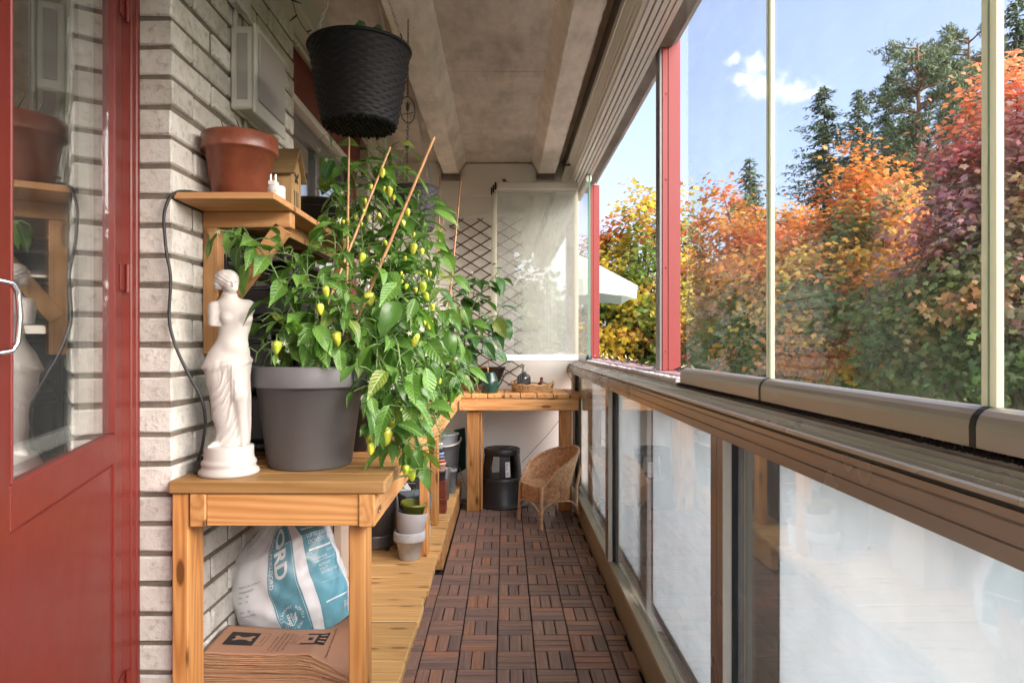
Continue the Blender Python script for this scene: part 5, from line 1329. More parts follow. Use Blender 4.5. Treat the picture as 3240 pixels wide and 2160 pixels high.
for k in range(ns):
    for row in range(3):
        for pz_ in (0, 1):
            a0 = 2*PI*(k+.5*(row % 2))/ns; v0 = row/3; v1 = (row+1)/3
            if pz_: continue
            ha = max(0, math.cos(a0*2+.55))**6
            if ha > .62 and row == 1 and abs(math.sin(a0*2+.55)) < .40: continue
            p0 = trp(a0-.030, v0); p1 = trp(a0+.030, v1); mid_ = (p0+p1)/2; nrm_ = Vector((math.cos(a0), math.sin(a0), 0))
            m.tube([p0, mid_+nrm_*.003, p1], [.003, .0062, .003], 5)
m.tube([trp(a, 1)+Vector((0, 0, .001)) for a in np.linspace(0, 2*PI, 97)[:-1]], .0042, 6, True)
m.tube([trp(a, 0.0) for a in np.linspace(0, 2*PI, 65)[:-1]], .0045, 6, True)
part('woven_rim', m, M['seagrass'], tr)
m = MB()
for k in range(14): q = (k+.5)/14; m.tube([c+Vector((Rt*q*math.cos(a), Rt*.82*q*math.sin(a), .0055)) for a in np.linspace(0, 2*PI, 41)[:-1]], .0048, 4, True)
part('woven_base', m, M['seagrass'], tr)
# ------------------------------------------------------------------ trellis
tl = thing('trellis', 'brown expanding willow trellis fixed to the end wall', 'trellis', (-.15, 5.46, 1.5)); 
M['willow'] = plain('willow', (.12, .065, .042), .7, vary=.4, scale=30, bump=.3)
TX0, TX1, TZ0, TZ1 = -.435, .132, .905, 2.235; dx = .118; dz_ = .172
def tw(p0, p1, yy): part('willow_rod', MB().tube([p0, (Vector(p0)+Vector(p1))/2+Vector((random.uniform(-.002, .002), 0, random.uniform(-.002, .002))), p1], [.0058, .0054, .005], 6), M['willow'], tl)
n0 = -14
slope = .62
for k in range(-4, 26):
    for sgn in (1, -1):
        # z = z0 + sgn*slope*(x-TX0)
        z0 = TZ0+(k)*.098*1.0+(0 if sgn > 0 else 0)
        xs = []
        xa, xb = TX0, TX1
        za, zb = z0, z0+sgn*slope*(TX1-TX0)
        def clipx(z): return TX0+(z-z0)/(sgn*slope)
        lo, hi = (xa, xb)
        for lim, isup in ((TZ0, False), (TZ1, True)):
            xl = clipx(lim)
            inc = sgn > 0
            if (not isup and inc) or (isup and not inc): lo = max(lo, xl)
            else: hi = min(hi, xl)
        if hi-lo > .06:
            e = .012
            tw((lo-e, 5.468 if sgn > 0 else 5.460, z0+sgn*slope*(lo-e-TX0)), (hi+e, 5.468 if sgn > 0 else 5.460, z0+sgn*slope*(hi+e-TX0)), 0)
# ================================================================== potted plants
def leaf_mat(name, a, b, vein, yel=.12):
    t = NT(name); c = t.coords(); sx = t.n('ShaderNodeSeparateXYZ', {0: c}); ax = t.math('ABSOLUTE', sx.outputs[0])
    r = t.n('ShaderNodeObjectInfo').outputs['Random']
    n = t.noise(t.coords(rand=1), 3, 4)
    col = t.ramp(r, [(0, a), (.55, b), (.86, tuple(x*1.25 for x in b)), (.93, (.17, .24, .045)), (1, (.30, .33, .05))])
    col = t.mix(t.rng(n, .35, .7, 0, .45), col, c4(a, .75))
    mid = t.rng(ax, .008, .03, .75, 0)
    sv = t.math('SINE', t.math('MULTIPLY', t.math('SUBTRACT', sx.outputs[1], t.math('MULTIPLY', ax, 1.1)), 58))
    sv2 = t.rng(sv, .93, 1, 0, .14)
    col = t.mix(t.math('MAXIMUM', mid, sv2), col, c4(vein))
    h = t.math('ADD', t.math('MULTIPLY', sv, -.4), t.math('MULTIPLY', mid, -1.0))
    bp = t.bump(h, .25, .02)
    d = t.n('ShaderNodeBsdfPrincipled', {'Base Color': col, 'Roughness': .33, 'Specular IOR Level': .55, 'Normal': bp}).outputs[0]
    tc_ = t.mix(1, col, (1.3, 1.5, .5, 1), 'MULTIPLY')
    l = t.n('ShaderNodeBsdfTranslucent', {0: tc_}).outputs[0]
    t.t.links.new(t.n('ShaderNodeMixShader', {0: .3, 1: d, 2: l}).outputs[0], t.o.inputs[0]); return t.m
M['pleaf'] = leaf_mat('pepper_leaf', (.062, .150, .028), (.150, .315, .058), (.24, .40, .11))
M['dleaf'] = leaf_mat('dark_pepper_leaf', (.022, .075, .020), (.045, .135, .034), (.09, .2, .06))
M['tleaf'] = leaf_mat('tomato_leaf', (.045, .14, .05), (.085, .22, .08), (.15, .28, .1))
M['stem'] = plain('green_stem', (.11, .19, .05), .5, vary=.25, scale=20, bump=.1)
M['pepper'] = plain('yellow_pepper', (.54, .56, .055), .22, vary=.28, rand=.25, scale=20, bump=.08, bs=30, bd=.004, **{'Coat Weight': .3})
M['pepperg'] = plain('green_yellow_pepper', (.38, .48, .04), .2, vary=.2, scale=20, bump=.08, bs=30, bd=.004)
M['petal'] = plain('petal', (.78, .78, .62), .6, vary=.08, bump=0)
def leaf_mesh(name, mat, w=.27, droop=.5, fold=.35, curl=0., seedv=0):
    rows = [(0, 0), (.04, .012), (.10, .11), (.24, .21), (.40, .255), (.56, .235), (.72, .165), (.86, .08), (1.0, .004)]
    V = []; F = []
    for j, (y, ww) in enumerate(rows):
        ww = ww*w/.255
        z = -droop*y*y*.55; yy = y*(1-.12*droop*y)
        for k, s in enumerate((-1, -.5, 0, .5, 1)):
            x = s*ww; zz = z+abs(s)*ww*fold+.028*math.sin(y*9+seedv+s*2)*abs(s)+curl*x*y
            V.append((x, yy, zz))
    for j in range(len(rows)-1):
        for k in range(4): a = j*5+k; F.append([a, a+1, a+6, a+5])
    me = MB().add(V, F, True).mesh(name, mat); return me
LV = [leaf_mesh('pepper_leaf', M['pleaf'], .165+.016*i, .45+.25*(i % 3), .25+.1*(i % 2), .3*(-1)**i, i*1.7) for i in range(6)]
LD = [leaf_mesh('dark_leaf', M['dleaf'], .28, .4+.25*(i % 3), .3, .25*(-1)**i, i*1.9) for i in range(4)]
LT = [leaf_mesh('small_leaf', M['tleaf'], .24, .5+.2*(i % 2), .3, .2*(-1)**i, i*1.3) for i in range(3)]
def fruit_mesh(name, mat, L, r_, k):
    m = MB(); pr = [(0.001, 0), (r_*.55, -.002), (r_*.98, -L*.12), (r_*1.05, -L*.32), (r_*.92, -L*.55), (r_*.66, -L*.78), (r_*.30, -L*.95), (0.001, -L)]
    pr = [(a, b_) for a, b_ in pr]
    sm_ = []
    for i in range(len(pr)-1):
        for q in range(3): f = q/3; sm_.append((pr[i][0]*(1-f)+pr[i+1][0]*f, pr[i][1]*(1-f)+pr[i+1][1]*f))
    sm_.append(pr[-1])
    m.lathe(sm_[::-1], (0, 0, 0), 18, rad=lambda a, z: 1+.11*math.cos(3*a+k+z*1.5)+.05*math.sin(2*a+z*7+k)+.03*math.sin(z*14+a))
    return m.mesh(name, mat)
FM = [fruit_mesh('pepper', M['pepper'], 1.0, .31, .5), fruit_mesh('pepper', M['pepper'], 1.0, .40, 2.), fruit_mesh('pepper', M['pepperg'], 1.0, .34, 1.)]
sm = MB().tube([(0, 0, -.03), (0, 0, .08), (.05, 0, .30), (.14, 0, .50)], [.10, .055, .04, .035], 6).lathe([(.13, -.045), (.12, -.0), (.05, .03)], (0, 0, 0), 8)
FS = sm.mesh('pepper_stalk', M['stem'])
fm = MB()
for k in range(5):
    a = k*2*PI/5; fm.add([(0, 0, 0), (.32*math.cos(a-.35), .32*math.sin(a-.35), .05), (1.0*math.cos(a), 1.0*math.sin(a), -.1), (.32*math.cos(a+.35), .32*math.sin(a+.35), .05)], [[0, 1, 2, 3]])
fm.lathe([(.12, 0), (.10, .16), (0, .2)], (0, 0, 0), 6); FL = fm.mesh('blossom', M['petal'])
def frame(y, up, roll=0):
    y = Vector(y).normalized(); z = Vector(up)-y*Vector(up).dot(y)
    if z.length < 1e-4: z = y.orthogonal()
    z.normalize(); x = y.cross(z); return Matrix((x, y, z)).transposed()
def put(nm, me, parent, p, R3, s):
    o = bpy.data.objects.new(nm, me); COL.objects.link(o); o.parent = parent
    o.matrix_local = Matrix.Translation(Vector(p)-ORG[parent]) @ (R3.to_4x4()) @ Matrix.Diagonal((s, s, s, 1)); return o
def put_leaf(parent, p, d, s, meshes, nup=None):
    u = Vector((random.gauss(0, .35), random.gauss(-.25, .35), 1)) if nup is None else nup
    return put('leaf', random.choice(meshes), parent, p, frame(d, u), s)
COUNT = [0]
def plant(name, label, cat, base, stems, meshes, lsize, per_m, fruits=(), flowers=0, spread=1.0, stemr=.004, cap=298, droop=.5, side=.7, jit=.03, petiole=.03):
    t = thing(name, label, cat, base)
    sm = MB(); pts = []; extra = MB()
    for P in stems:
        path = smooth_path([Vector(p) for p in P], 5); n = len(path)
        sm.tube(path, [stemr*(1-.7*i/(n-1)) for i in range(n)], 6)
        L = sum((path[i+1]-path[i]).length for i in range(n-1)); k = max(2, int(L*per_m))
        for q in range(k):
            f = (q+random.random())/k; f = .15+.85*f if f < 1 else f; i = min(int(f*(n-1)), n-2); p = path[i].lerp(path[i+1], f*(n-1)-i); tan = (path[i+1]-path[i]).normalized(); pts.append((p, tan, f))
    random.shuffle(pts); nl = 0
    for p, tan, f in pts:
        a = random.uniform(0, 2*PI); o = tan.orthogonal().normalized(); o2 = tan.cross(o); out_ = (o*math.cos(a)+o2*math.sin(a))
        d = (out_*side+tan*.3+Vector((random.gauss(0, .25), random.gauss(-.12, .25), -droop*random.uniform(.3, 1.5)))).normalized()
        q = p+out_*petiole*random.uniform(.6, 1.6)+Vector((random.gauss(0, jit), random.gauss(0, jit), random.gauss(0, jit*.8)))
        sm.tube([p, (p+q)/2+Vector((0, 0, .006)), q], [stemr*.42, stemr*.35, stemr*.3], 4, caps=False)
        if (q-Vector((-.588, 2.045, q.z))).length < .20 and q.z < 1.19: continue
        if q.y < 3.5 and 1597+2140*q.x/q.y > 1372 and 1088-2140*(q.z-1.23)/q.y > 1315: continue
        if q.y < 3.0 and 1088-2140*(q.z-1.23)/q.y > 1455: continue
        if q.x < -.66 and q.y < 2.03 and q.z < 1.46: continue
        s_ = lsize*random.choice((.4, .55, .75, .9, 1.0, 1.15, 1.3))*random.uniform(.9, 1.1)*(1-.25*f)
        if nl < cap: put_leaf(t, q, d, s_, meshes); nl += 1
        else:
            me = random.choice(meshes); A = Matrix.Translation(q) @ frame(d, (random.gauss(0, .35), random.gauss(-.25, .35), 1)).to_4x4() @ Matrix.Scale(s_, 4)
            extra.add([A @ v.co for v in me.vertices], [list(f_.vertices) for f_ in me.polygons], True)
    for k in range(flowers):
        p, tan, f = random.choice(pts); q = p+Vector((random.gauss(0, .03), random.gauss(-.03, .02), random.gauss(0, .03)))
        put('flower', FL, t, q, frame((random.gauss(0, 1), random.gauss(0, .4), random.gauss(0, 1)), (random.gauss(0, .5), -1, -.2)), random.uniform(.009, .014))
    part('stems', sm, M['stem'], t)
    if extra.v: part('more_leaves', extra, meshes[0].materials[0], t, kind='stuff')
    for k, (px, py, Y, L, kind) in enumerate(fruits):
        Y = Y-.08-.10*(Y > 2.15); L *= random.uniform(.62, .88); p = U(px, py, Y); rz = Matrix.Rotation(random.uniform(0, 6.28), 3, 'Z') @ Matrix.Rotation(random.gauss(0, .22), 3, 'X')
        o = put('pepper', FM[random.choice((0, 1, 2, 0)) if L < .03 else kind], t, p, rz, L)
        s_ = bpy.data.objects.new('stalk', FS); COL.objects.link(s_); s_.parent = o
    return t
def SP(*a): return [U(*p) for p in a]
# pepper plant in the big grey pot
B = (990, 1160, 2.05)
plant('pepper_plant', 'leafy pepper plant growing in the big grey pot, reaching up to the shelf bracket', 'plant', (-.588, 2.045, BZ+.27),
  [SP(B, (960, 1050, 2.0), (900, 930, 1.95), (860, 840, 1.95), (790, 760, 1.92), (720, 730, 1.9)),
   SP(B, (940, 1080, 1.98), (880, 1000, 1.95), (850, 950, 1.95)),
   SP(B, (930, 1110, 1.95), (860, 1080, 1.93), (810, 1120, 1.92)),
   SP(B, (1000, 1040, 2.0), (980, 900, 2.0), (940, 820, 2.0), (900, 800, 1.98)),
   SP(B, (1020, 1000, 2.05), (1050, 860, 2.05), (1060, 760, 2.08), (1040, 690, 2.1)),
   SP(B, (1040, 1030, 2.0), (1100, 930, 2.0), (1130, 850, 2.0)),
   SP(B, (1010, 1060, 1.95), (1000, 960, 1.92), (1010, 880, 1.9)),
   SP(B, (1060, 1060, 2.0), (1130, 1010, 1.98), (1180, 960, 1.98)),
   SP(B, (960, 1100, 2.1), (900, 1050, 2.15), (870, 1000, 2.15)),
   SP(B, (1040, 1100, 2.0), (1110, 1070, 1.95), (1150, 1090, 1.95))],
  LV, .10, 72, [(640+235, 1078, 1.93, .052, 2), (1010, 960, 1.95, .045, 0), (1030, 905, 1.98, .038, 0), (1060, 1050, 1.95, .05, 0), (1165, 925, 2.0, .048, 1), (1085, 695, 2.1, .02, 0)], 16, stemr=.0042)
# tall one behind and hanging over the bench edge
B = (1140, 1170, 2.35)
fr = [(1210, 535, 2.5, .045, 0), (1232, 590, 2.5, .05, 0), (1195, 675, 2.45, .032, 2), (1312, 770, 2.55, .052, 0), (1335, 785, 2.55, .034, 0), (1310, 735, 2.5, .028, 0), (1338, 890, 2.4, .045, 2), (1345, 925, 2.4, .045, 0), (1284, 980, 2.3, .044, 0),
      (1212, 1010, 2.2, .055, 0), (1308, 1050, 2.15, .06, 1), (1305, 1210, 2.1, .038, 0), (1176, 1362, 1.98, .058, 0), (1222, 1350, 1.98, .066, 1), (1245, 1320, 2.02, .05, 0), (1290, 1328, 2.02, .05, 0), (1172, 1400, 1.97, .052, 0), (1285, 1470, 2.0, .045, 2), (1300, 1480, 2.0, .055, 2), (1255, 1265, 2.1, .045, 0), (1098, 690, 2.45, .02, 2), (1127, 680, 2.45, .02, 2), (1272, 885, 2.35, .02, 0), (1275, 868, 2.35, .018, 0), (1180, 875, 2.2, .026, 0), (1150, 800, 2.3, .04, 0), (1080, 890, 2.2, .042, 1), (1230, 1130, 2.2, .042, 0), (1360, 1010, 2.3, .04, 0), (1290, 660, 2.4, .034, 0), (1215, 760, 2.35, .03, 0)]+[(random.uniform(1130, 1370), random.uniform(560, 1290), random.uniform(2.2, 2.4), random.uniform(.018, .034), 2) for _ in range(26)]
plant('pepper_plant', 'tall bushy pepper plant full of yellow peppers, climbing canes almost to the black basket', 'plant', (-.50, 2.35, BZ+.01),
  [SP(B, (1180, 1000, 2.4), (1190, 850, 2.45), (1180, 700, 2.5), (1200, 560, 2.5), (1230, 470, 2.5)),
   SP(B, (1220, 1000, 2.45), (1260, 850, 2.5), (1270, 700, 2.5), (1250, 600, 2.5), (1210, 500, 2.5)),
   SP(B, (1250, 980, 2.4), (1310, 860, 2.45), (1330, 760, 2.5), (1340, 690, 2.5), (1310, 600, 2.5)),
   SP(B, (1150, 900, 2.4), (1120, 760, 2.4), (1090, 660, 2.4), (1050, 640, 2.4)),
   SP(B, (1150, 860, 2.4), (1140, 700, 2.45), (1130, 600, 2.45), (1110, 540, 2.45)),
   SP(B, (1260, 1050, 2.3), (1330, 980, 2.3), (1370, 920, 2.3), (1390, 860, 2.35)),
   SP(B, (1240, 1080, 2.25), (1310, 1080, 2.2), (1380, 1060, 2.2), (1420, 1030, 2.25)),
   SP(B, (1210, 1100, 2.2), (1260, 1100, 2.1), (1320, 1140, 2.1), (1370, 1200, 2.15)),
   SP(B, (1180, 1120, 2.15), (1210, 1100, 2.05), (1230, 1200, 1.98), (1240, 1290, 1.95), (1270, 1380, 1.93)),
   SP(B, (1200, 1080, 2.1), (1250, 1070, 2.0), (1270, 1180, 1.95), (1290, 1300, 1.93), (1330, 1420, 1.93), (1340, 1500, 1.93)),
   SP(B, (1170, 1100, 2.1), (1190, 1060, 2.0), (1190, 1180, 1.95), (1180, 1280, 1.94), (1190, 1350, 1.93)),
   SP(B, (1240, 1000, 2.3), (1290, 900, 2.35), (1330, 850, 2.35), (1360, 1000, 2.3)),
   SP(B, (1200, 950, 2.35), (1230, 880, 2.35), (1240, 800, 2.4), (1260, 760, 2.4)),
   SP((1230, 1290, 1.95), (1270, 1360, 1.92), (1300, 1440, 1.92), (1330, 1520, 1.92)),
   SP(B, (1190, 1000, 2.2), (1200, 940, 2.1), (1240, 930, 2.05), (1290, 960, 2.0), (1300, 1060, 1.98))],
  LV, .108, 66, fr, 22, stemr=.005, jit=.035)
# second bushy mass between the two, filling the middle
B = (1260, 1200, 2.9)
plant('pepper_plant', 'broad pepper plant farther along the bench, behind the tall one', 'plant', (-.46, 2.9, BZ+.01),
  [SP(B, (1260, 1080, 2.8), (1300, 980, 2.75), (1340, 900, 2.75), (1370, 820, 2.8)),
   SP(B, (1300, 1100, 2.8), (1360, 1040, 2.75), (1410, 980, 2.75), (1440, 940, 2.8)),
   SP(B, (1320, 1150, 2.75), (1390, 1120, 2.7), (1440, 1130, 2.7), (1470, 1200, 2.7)),
   SP(B, (1230, 1080, 2.85), (1220, 960, 2.85), (1210, 860, 2.85), (1230, 780, 2.85)),
   SP(B, (1270, 1120, 2.7), (1330, 1160, 2.6), (1380, 1210, 2.6), (1400, 1270, 2.6)),
   SP(B, (1290, 1000, 2.9), (1330, 850, 2.9), (1340, 740, 2.9), (1330, 660, 2.9)),
   SP(B, (1200, 1100, 2.7), (1150, 1040, 2.6), (1110, 980, 2.6)),
   SP(B, (1290, 1130, 2.6), (1300, 1200, 2.4), (1310, 1280, 2.35), (1340, 1340, 2.3)),
   SP(B, (1350, 1180, 2.8), (1430, 1180, 2.8), (1480, 1160, 2.9))],
  LV, .115, 58, [(1240, 1120, 2.6, .05, 0), (1390, 1195, 2.7, .03, 0)], 12, stemr=.004, jit=.035)
# tomato-like plant with finer leaves hanging over the edge
B = (1330, 1290, 2.75)
plant('tomato_plant', 'small tomato plant with fine leaves and tiny yellow flowers drooping over the bench edge', 'plant', (-.40, 2.8, BZ+.01),
  [SP(B, (1330, 1250, 2.7), (1360, 1220, 2.68), (1400, 1230, 2.65), (1420, 1290, 2.62)),
   SP(B, (1320, 1270, 2.6), (1330, 1300, 2.45), (1370, 1330, 2.4), (1400, 1380, 2.38)),
   SP(B, (1300, 1280, 2.6), (1310, 1330, 2.4), (1340, 1370, 2.35)),
   SP(B, (1340, 1300, 2.55), (1370, 1310, 2.45), (1385, 1350, 2.42), (1400, 1400, 2.4))],
  LT, .055, 70, [], 0, stemr=.0028, jit=.018, petiole=.02)
# dark pepper at the far end
B = (1480, 1205, 4.3)
plant('pepper_plant', 'dark-leaved pepper plant in front of the trellis, leaning towards the swung panes', 'plant', (-.25, 4.3, BZ+.01),
  [SP(B, (1470, 1100, 4.3), (1480, 1000, 4.3), (1500, 920, 4.3), (1480, 870, 4.3)),
   SP(B, (1490, 1080, 4.25), (1540, 1010, 4.2), (1590, 1000, 4.15), (1585, 1040, 4.1)),
   SP(B, (1470, 1060, 4.25), (1500, 960, 4.2), (1550, 890, 4.2), (1580, 860, 4.2)),
   SP(B, (1440, 1080, 4.3), (1430, 980, 4.3), (1440, 900, 4.3)),
   SP(B, (1480, 1120, 4.2), (1520, 1060, 4.15), (1560, 1000, 4.1)),
   SP(B, (1450, 1100, 4.2), (1450, 1040, 4.1), (1470, 1000, 4.05))],
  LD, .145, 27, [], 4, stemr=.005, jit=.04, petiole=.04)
for k, (x, y, lab) in enumerate(((-.50, 2.35, 'black nursery pot hidden under the tall pepper plant'), (-.46, 2.9, 'black nursery pot of the broad pepper plant'), (-.25, 4.3, 'black nursery pot of the dark-leaved pepper plant'))):
    pot('nursery_pot', lab, 'plant pot', (x if k < 2 else -.40, y, BZ+.001), .075, .098, .16, M['plastic'], rim=(.02, .003), soil=.02)
# seedling
c = Vector((-.478, 3.585, PZ+.235))
plant('pepper_seedling', 'young pepper seedling in the blue-grey square pot under the bench', 'plant', c,
  [[c, c+Vector((.0, -.01, .05)), c+Vector((.02, -.02, .09))], [c, c+Vector((.02, 0, .03)), c+Vector((.05, -.02, .05))], [c, c+Vector((-.02, 0, .04)), c+Vector((-.03, -.02, .06))]],
  LV, .085, 25, [], 0, stemr=.003, jit=.008)
# leaves peeping over the hanging basket
t = thing('basket_plant', 'wilted dark leaves of a plant sticking out over the black hanging basket', 'plant', (-.42, 2.06, 2.13))
for p in ((-.47, 2.02, 2.135), (-.42, 2.0, 2.135), (-.38, 2.01, 2.13), (-.35, 2.03, 2.125)):
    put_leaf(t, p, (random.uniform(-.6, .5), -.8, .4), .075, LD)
# leaves in the shadow under the soffit (long climber stems)
plant('climbing_pepper', 'thin pepper shoot with hanging dark leaves in front of the window beside the butterfly house', 'plant', U(1130, 800, 2.5),
  [SP((1130, 800, 2.5), (1110, 600, 2.5), (1080, 510, 2.45), (1040, 470, 2.4), (1010, 440, 2.4)), SP((1110, 600, 2.5), (1060, 500, 2.45), (1000, 500, 2.4), (985, 480, 2.4))],
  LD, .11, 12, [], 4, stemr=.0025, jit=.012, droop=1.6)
# bamboo canes
def caneobj(a, b_, r_, label):
    a = U(*a); b_ = U(*b_); m = MB(); n = 9; L = (b_-a).length; pts = []; rs = []
    for i in range(n*3+1):
        f = i/(n*3); pts.append(a.lerp(b_, f)); rs.append(r_*(1.14 if i % 3 == 0 and 0 < i < n*3 else 1)*(1-.15*f))
    single('bamboo_cane', m.tube(pts, rs, 8), M['cane'], label, 'cane', a, 'bamboo canes supporting the plants')
caneobj((1068, 1160, 2.0), (1374, 434, 1.95), .0048, 'long bamboo cane leaning right from the big grey pot, in front of the foliage')
caneobj((1095, 1160, 2.3), (1104, 436, 2.3), .0045, 'upright bamboo cane under the left side of the black basket')
caneobj((960, 1150, 2.1), (1235, 465, 2.35), .0048, 'bamboo cane crossing behind the front leaves to the plant top')
caneobj((1200, 1150, 2.5), (1165, 770, 2.5), .0045, 'short bamboo cane leaning left inside the foliage')
caneobj((1418, 1000, 4.25), (1458, 572, 4.35), .0062, 'tall bamboo cane in front of the trellis, reaching the right ceiling pad')
caneobj((1385, 900, 4.3), (1392, 560, 4.4), .006, 'bamboo cane just right of the grey hanging basket')
caneobj((1380, 800, 4.2), (1410, 668, 4.25), .0038, 'thin short bamboo cane between the grey basket and the trellis')
# ================================================================== trees
def leaf_material(name, tr=.45, rough=.5):
    t = NT(name); a = t.n('ShaderNodeAttribute', attribute_name='Col').outputs['Color']
    d = t.n('ShaderNodeBsdfPrincipled', {'Base Color': a, 'Roughness': rough, 'Specular IOR Level': .35}).outputs[0]
    l = t.n('ShaderNodeBsdfTranslucent', {0: a}).outputs[0]
    t.t.links.new(t.n('ShaderNodeMixShader', {0: tr, 1: d, 2: l}).outputs[0], t.o.inputs[0]); return t.m
M['leafcol'] = leaf_material('tree_leaves'); M['needle'] = leaf_material('conifer_needles', .15, .6)
M['bark'] = plain('bark', (.11, .085, .06), .95, vary=.4, scale=12, bump=.7, bs=40, bd=.02)
M['barkp'] = plain('pine_bark', (.30, .16, .09), .9, vary=.3, scale=10, bump=.6, bs=40, bd=.02)
ang = [(-90, .20), (-52, .66), (-20, .52), (14, .95), (44, .60), (90, 1.05), (136, .60), (166, .95), (200, .52), (232, .66)]
LEAF = np.array([(0, .12, .06)]+[(r*math.cos(R(a)), r*math.sin(R(a)), -.10*r) for a, r in ang])
LEAFF = [(0, i+1, (i+1) % 10+1) for i in range(10)]
OVAL = np.array([(0, 0, 0), (.3, .35, .05), (.22, .8, .0), (0, 1.1, -.08), (-.22, .8, 0), (-.3, .35, .05)]); OVALF = [(0, 1, 2), (0, 2, 3), (0, 3, 4), (0, 4, 5)]
NEED = np.array([(-.10, 0, 0), (.10, 0, .02), (.03, 1, -.12), (0, .5, .10)]); NEEDF = [(0, 1, 3), (1, 2, 3), (2, 0, 3)]
def scatter(name, P, Nrm, size, colr, tmpl, faces, mat, parent, up=None, kind=None, jit=.35):
    n = len(P)
    z = Nrm/np.linalg.norm(Nrm, axis=1)[:, None]
    t = rng.normal(size=(n, 3)) if up is None else up
    y = t-z*(t*z).sum(1)[:, None]; y /= np.linalg.norm(y, axis=1)[:, None]+1e-9
    x = np.cross(y, z)
    V = P[:, None, :]+size[:, None, None]*(tmpl[None, :, 0, None]*x[:, None, :]+tmpl[None, :, 1, None]*y[:, None, :]+tmpl[None, :, 2, None]*z[:, None, :])
    k = len(tmpl); V = V.reshape(-1, 3)
    F = (np.array(faces)[None]+(np.arange(n)*k)[:, None, None]).reshape(-1, 3)
    og = np.array(ORG.get(parent, Vector((0, 0, 0)))); V = V-og
    me = bpy.data.meshes.new(name)
    me.vertices.add(len(V)); me.vertices.foreach_set('co', V.ravel().astype(np.float32))
    me.loops.add(len(F)*3); me.loops.foreach_set('vertex_index', F.ravel().astype(np.int32))
    me.polygons.add(len(F)); me.polygons.foreach_set('loop_start', (np.arange(len(F))*3).astype(np.int32))
    me.update(calc_edges=True)
    ca = me.color_attributes.new('Col', 'FLOAT_COLOR', 'POINT')
    cc = np.repeat(np.c_[colr, np.ones(n)], k, axis=0); ca.data.foreach_set('color', cc.ravel().astype(np.float32))
    me.materials.append(mat)
    o = link(name, me, parent)
    if kind: o['kind'] = kind
    return o
def unit(a): return a/(np.linalg.norm(a, axis=-1, keepdims=True)+1e-9)
def crown(center, rad, n_cl, per, cl_r, lsize, palette, parent, tmpl=LEAF, faces=LEAFF, mat=None, shell=.55, low=-.75):
    """palette(pos01, rnd, n): colour of every clump from its place in the crown"""
    c = np.array(center); rad = np.array(rad)
    d = unit(rng.normal(size=(n_cl*2, 3))); d = d[d[:, 2] > low][:n_cl]; n_cl = len(d)
    lump = 1+.16*np.sin(d[:, 0]*5+c[0]*3)+.14*np.sin(d[:, 2]*6+c[1])+.1*np.sin(d[:, 1]*7)
    rr = (shell+(1-shell)*rng.random(n_cl)**.6)*lump
    C = c+d*rr[:, None]*rad
    P = (C[:, None]+rng.normal(size=(n_cl, per, 3))*cl_r*np.array([1, 1, .62])*(.6+.8*rng.random((n_cl, 1, 1)))).reshape(-1, 3)
    col = palette(C, d, rr)*(1+.22*rng.normal(size=(n_cl, 1))).clip(.5, 1.6)
    col = np.repeat(col, per, axis=0)*(1+.13*rng.normal(size=(n_cl*per, 1))).clip(.6, 1.5)
    col *= (1+.10*rng.normal(size=col.shape)).clip(.6, 1.4)
    Nm = unit(np.repeat(d, per, axis=0)*.7+rng.normal(size=P.shape)*.45+np.array([0, -.25, .5]))
    up = rng.normal(size=P.shape)*.6+np.array([0, 0, -1.0])
    scatter('crown', P, Nm, lsize*(.65+.7*rng.random(len(P))), col.clip(0, 1), tmpl, faces, mat or M['leafcol'], parent, up, 'stuff')
    return C
def limbs(base, top, r0, targets, parent, n=26, mat=None, spread=1.0):
    m = MB(); base = Vector(base); top = Vector(top); K = 7
    pts = [base.lerp(top, i/K)+Vector((random.uniform(-1, 1), random.uniform(-1, 1), 0))*.04*(top-base).length*(i/K)*.5 for i in range(K+1)]
    m.tube(pts, [r0*(1-.8*i/K) for i in range(K+1)], 8)
    idx = random.sample(range(len(targets)), min(n, len(targets)))
    for i in idx:
        t = Vector(targets[i]); f = random.uniform(.25, .85); a = base.lerp(top, f)
        mid = a.lerp(t, .5)+Vector((0, 0, -.05*(t-a).length))
        m.tube([a, mid, t], [r0*(1-.8*f)*.55, r0*.2, r0*.05], 5, caps=False)
    part('trunk', m, mat or M['bark'], parent)
def noisecol(C, s, seed=0):
    return np.array([noise.noise(Vector((p[0]*s+seed, p[1]*s, p[2]*s))) for p in C])
def mixc3(a, b, t): return np.array(a)*(1-t[:, None])+np.array(b)*t[:, None]
ORANGE = (.70, .23, .045); DEEP = (.60, .14, .05); YEL = (.62, .40, .06); OLV = (.19, .23, .05); GRN = (.09, .18, .04); DGRN = (.04, .095, .028)
PUR = (.36, .15, .14); RED = (.42, .07, .04); PINK = (.48, .25, .24)
def pal_orange(zlo, zhi, red=0.):
    def f(C, d, rr):
        h = ((C[:, 2]-zlo)/(zhi-zlo)).clip(0, 1); nz = noisecol(C, .9, 3)+.5*noisecol(C, 2.4, 9)
        t = (h*1.25-.42+nz*1.0+.25*(rr-.8)).clip(0, 1)
        t = np.clip((t-.28)/.25, 0, 1)
        warm = mixc3(ORANGE, YEL, (noisecol(C, 1.6, 20)*1.6+.35).clip(0, 1))
        warm = warm*(1-red)+np.array(DEEP)*red
        cool = mixc3(GRN, OLV, (noisecol(C, 1.3, 30)*1.5+.5).clip(0, 1))
        return warm*t[:, None]+cool*(1-t[:, None])
    return f
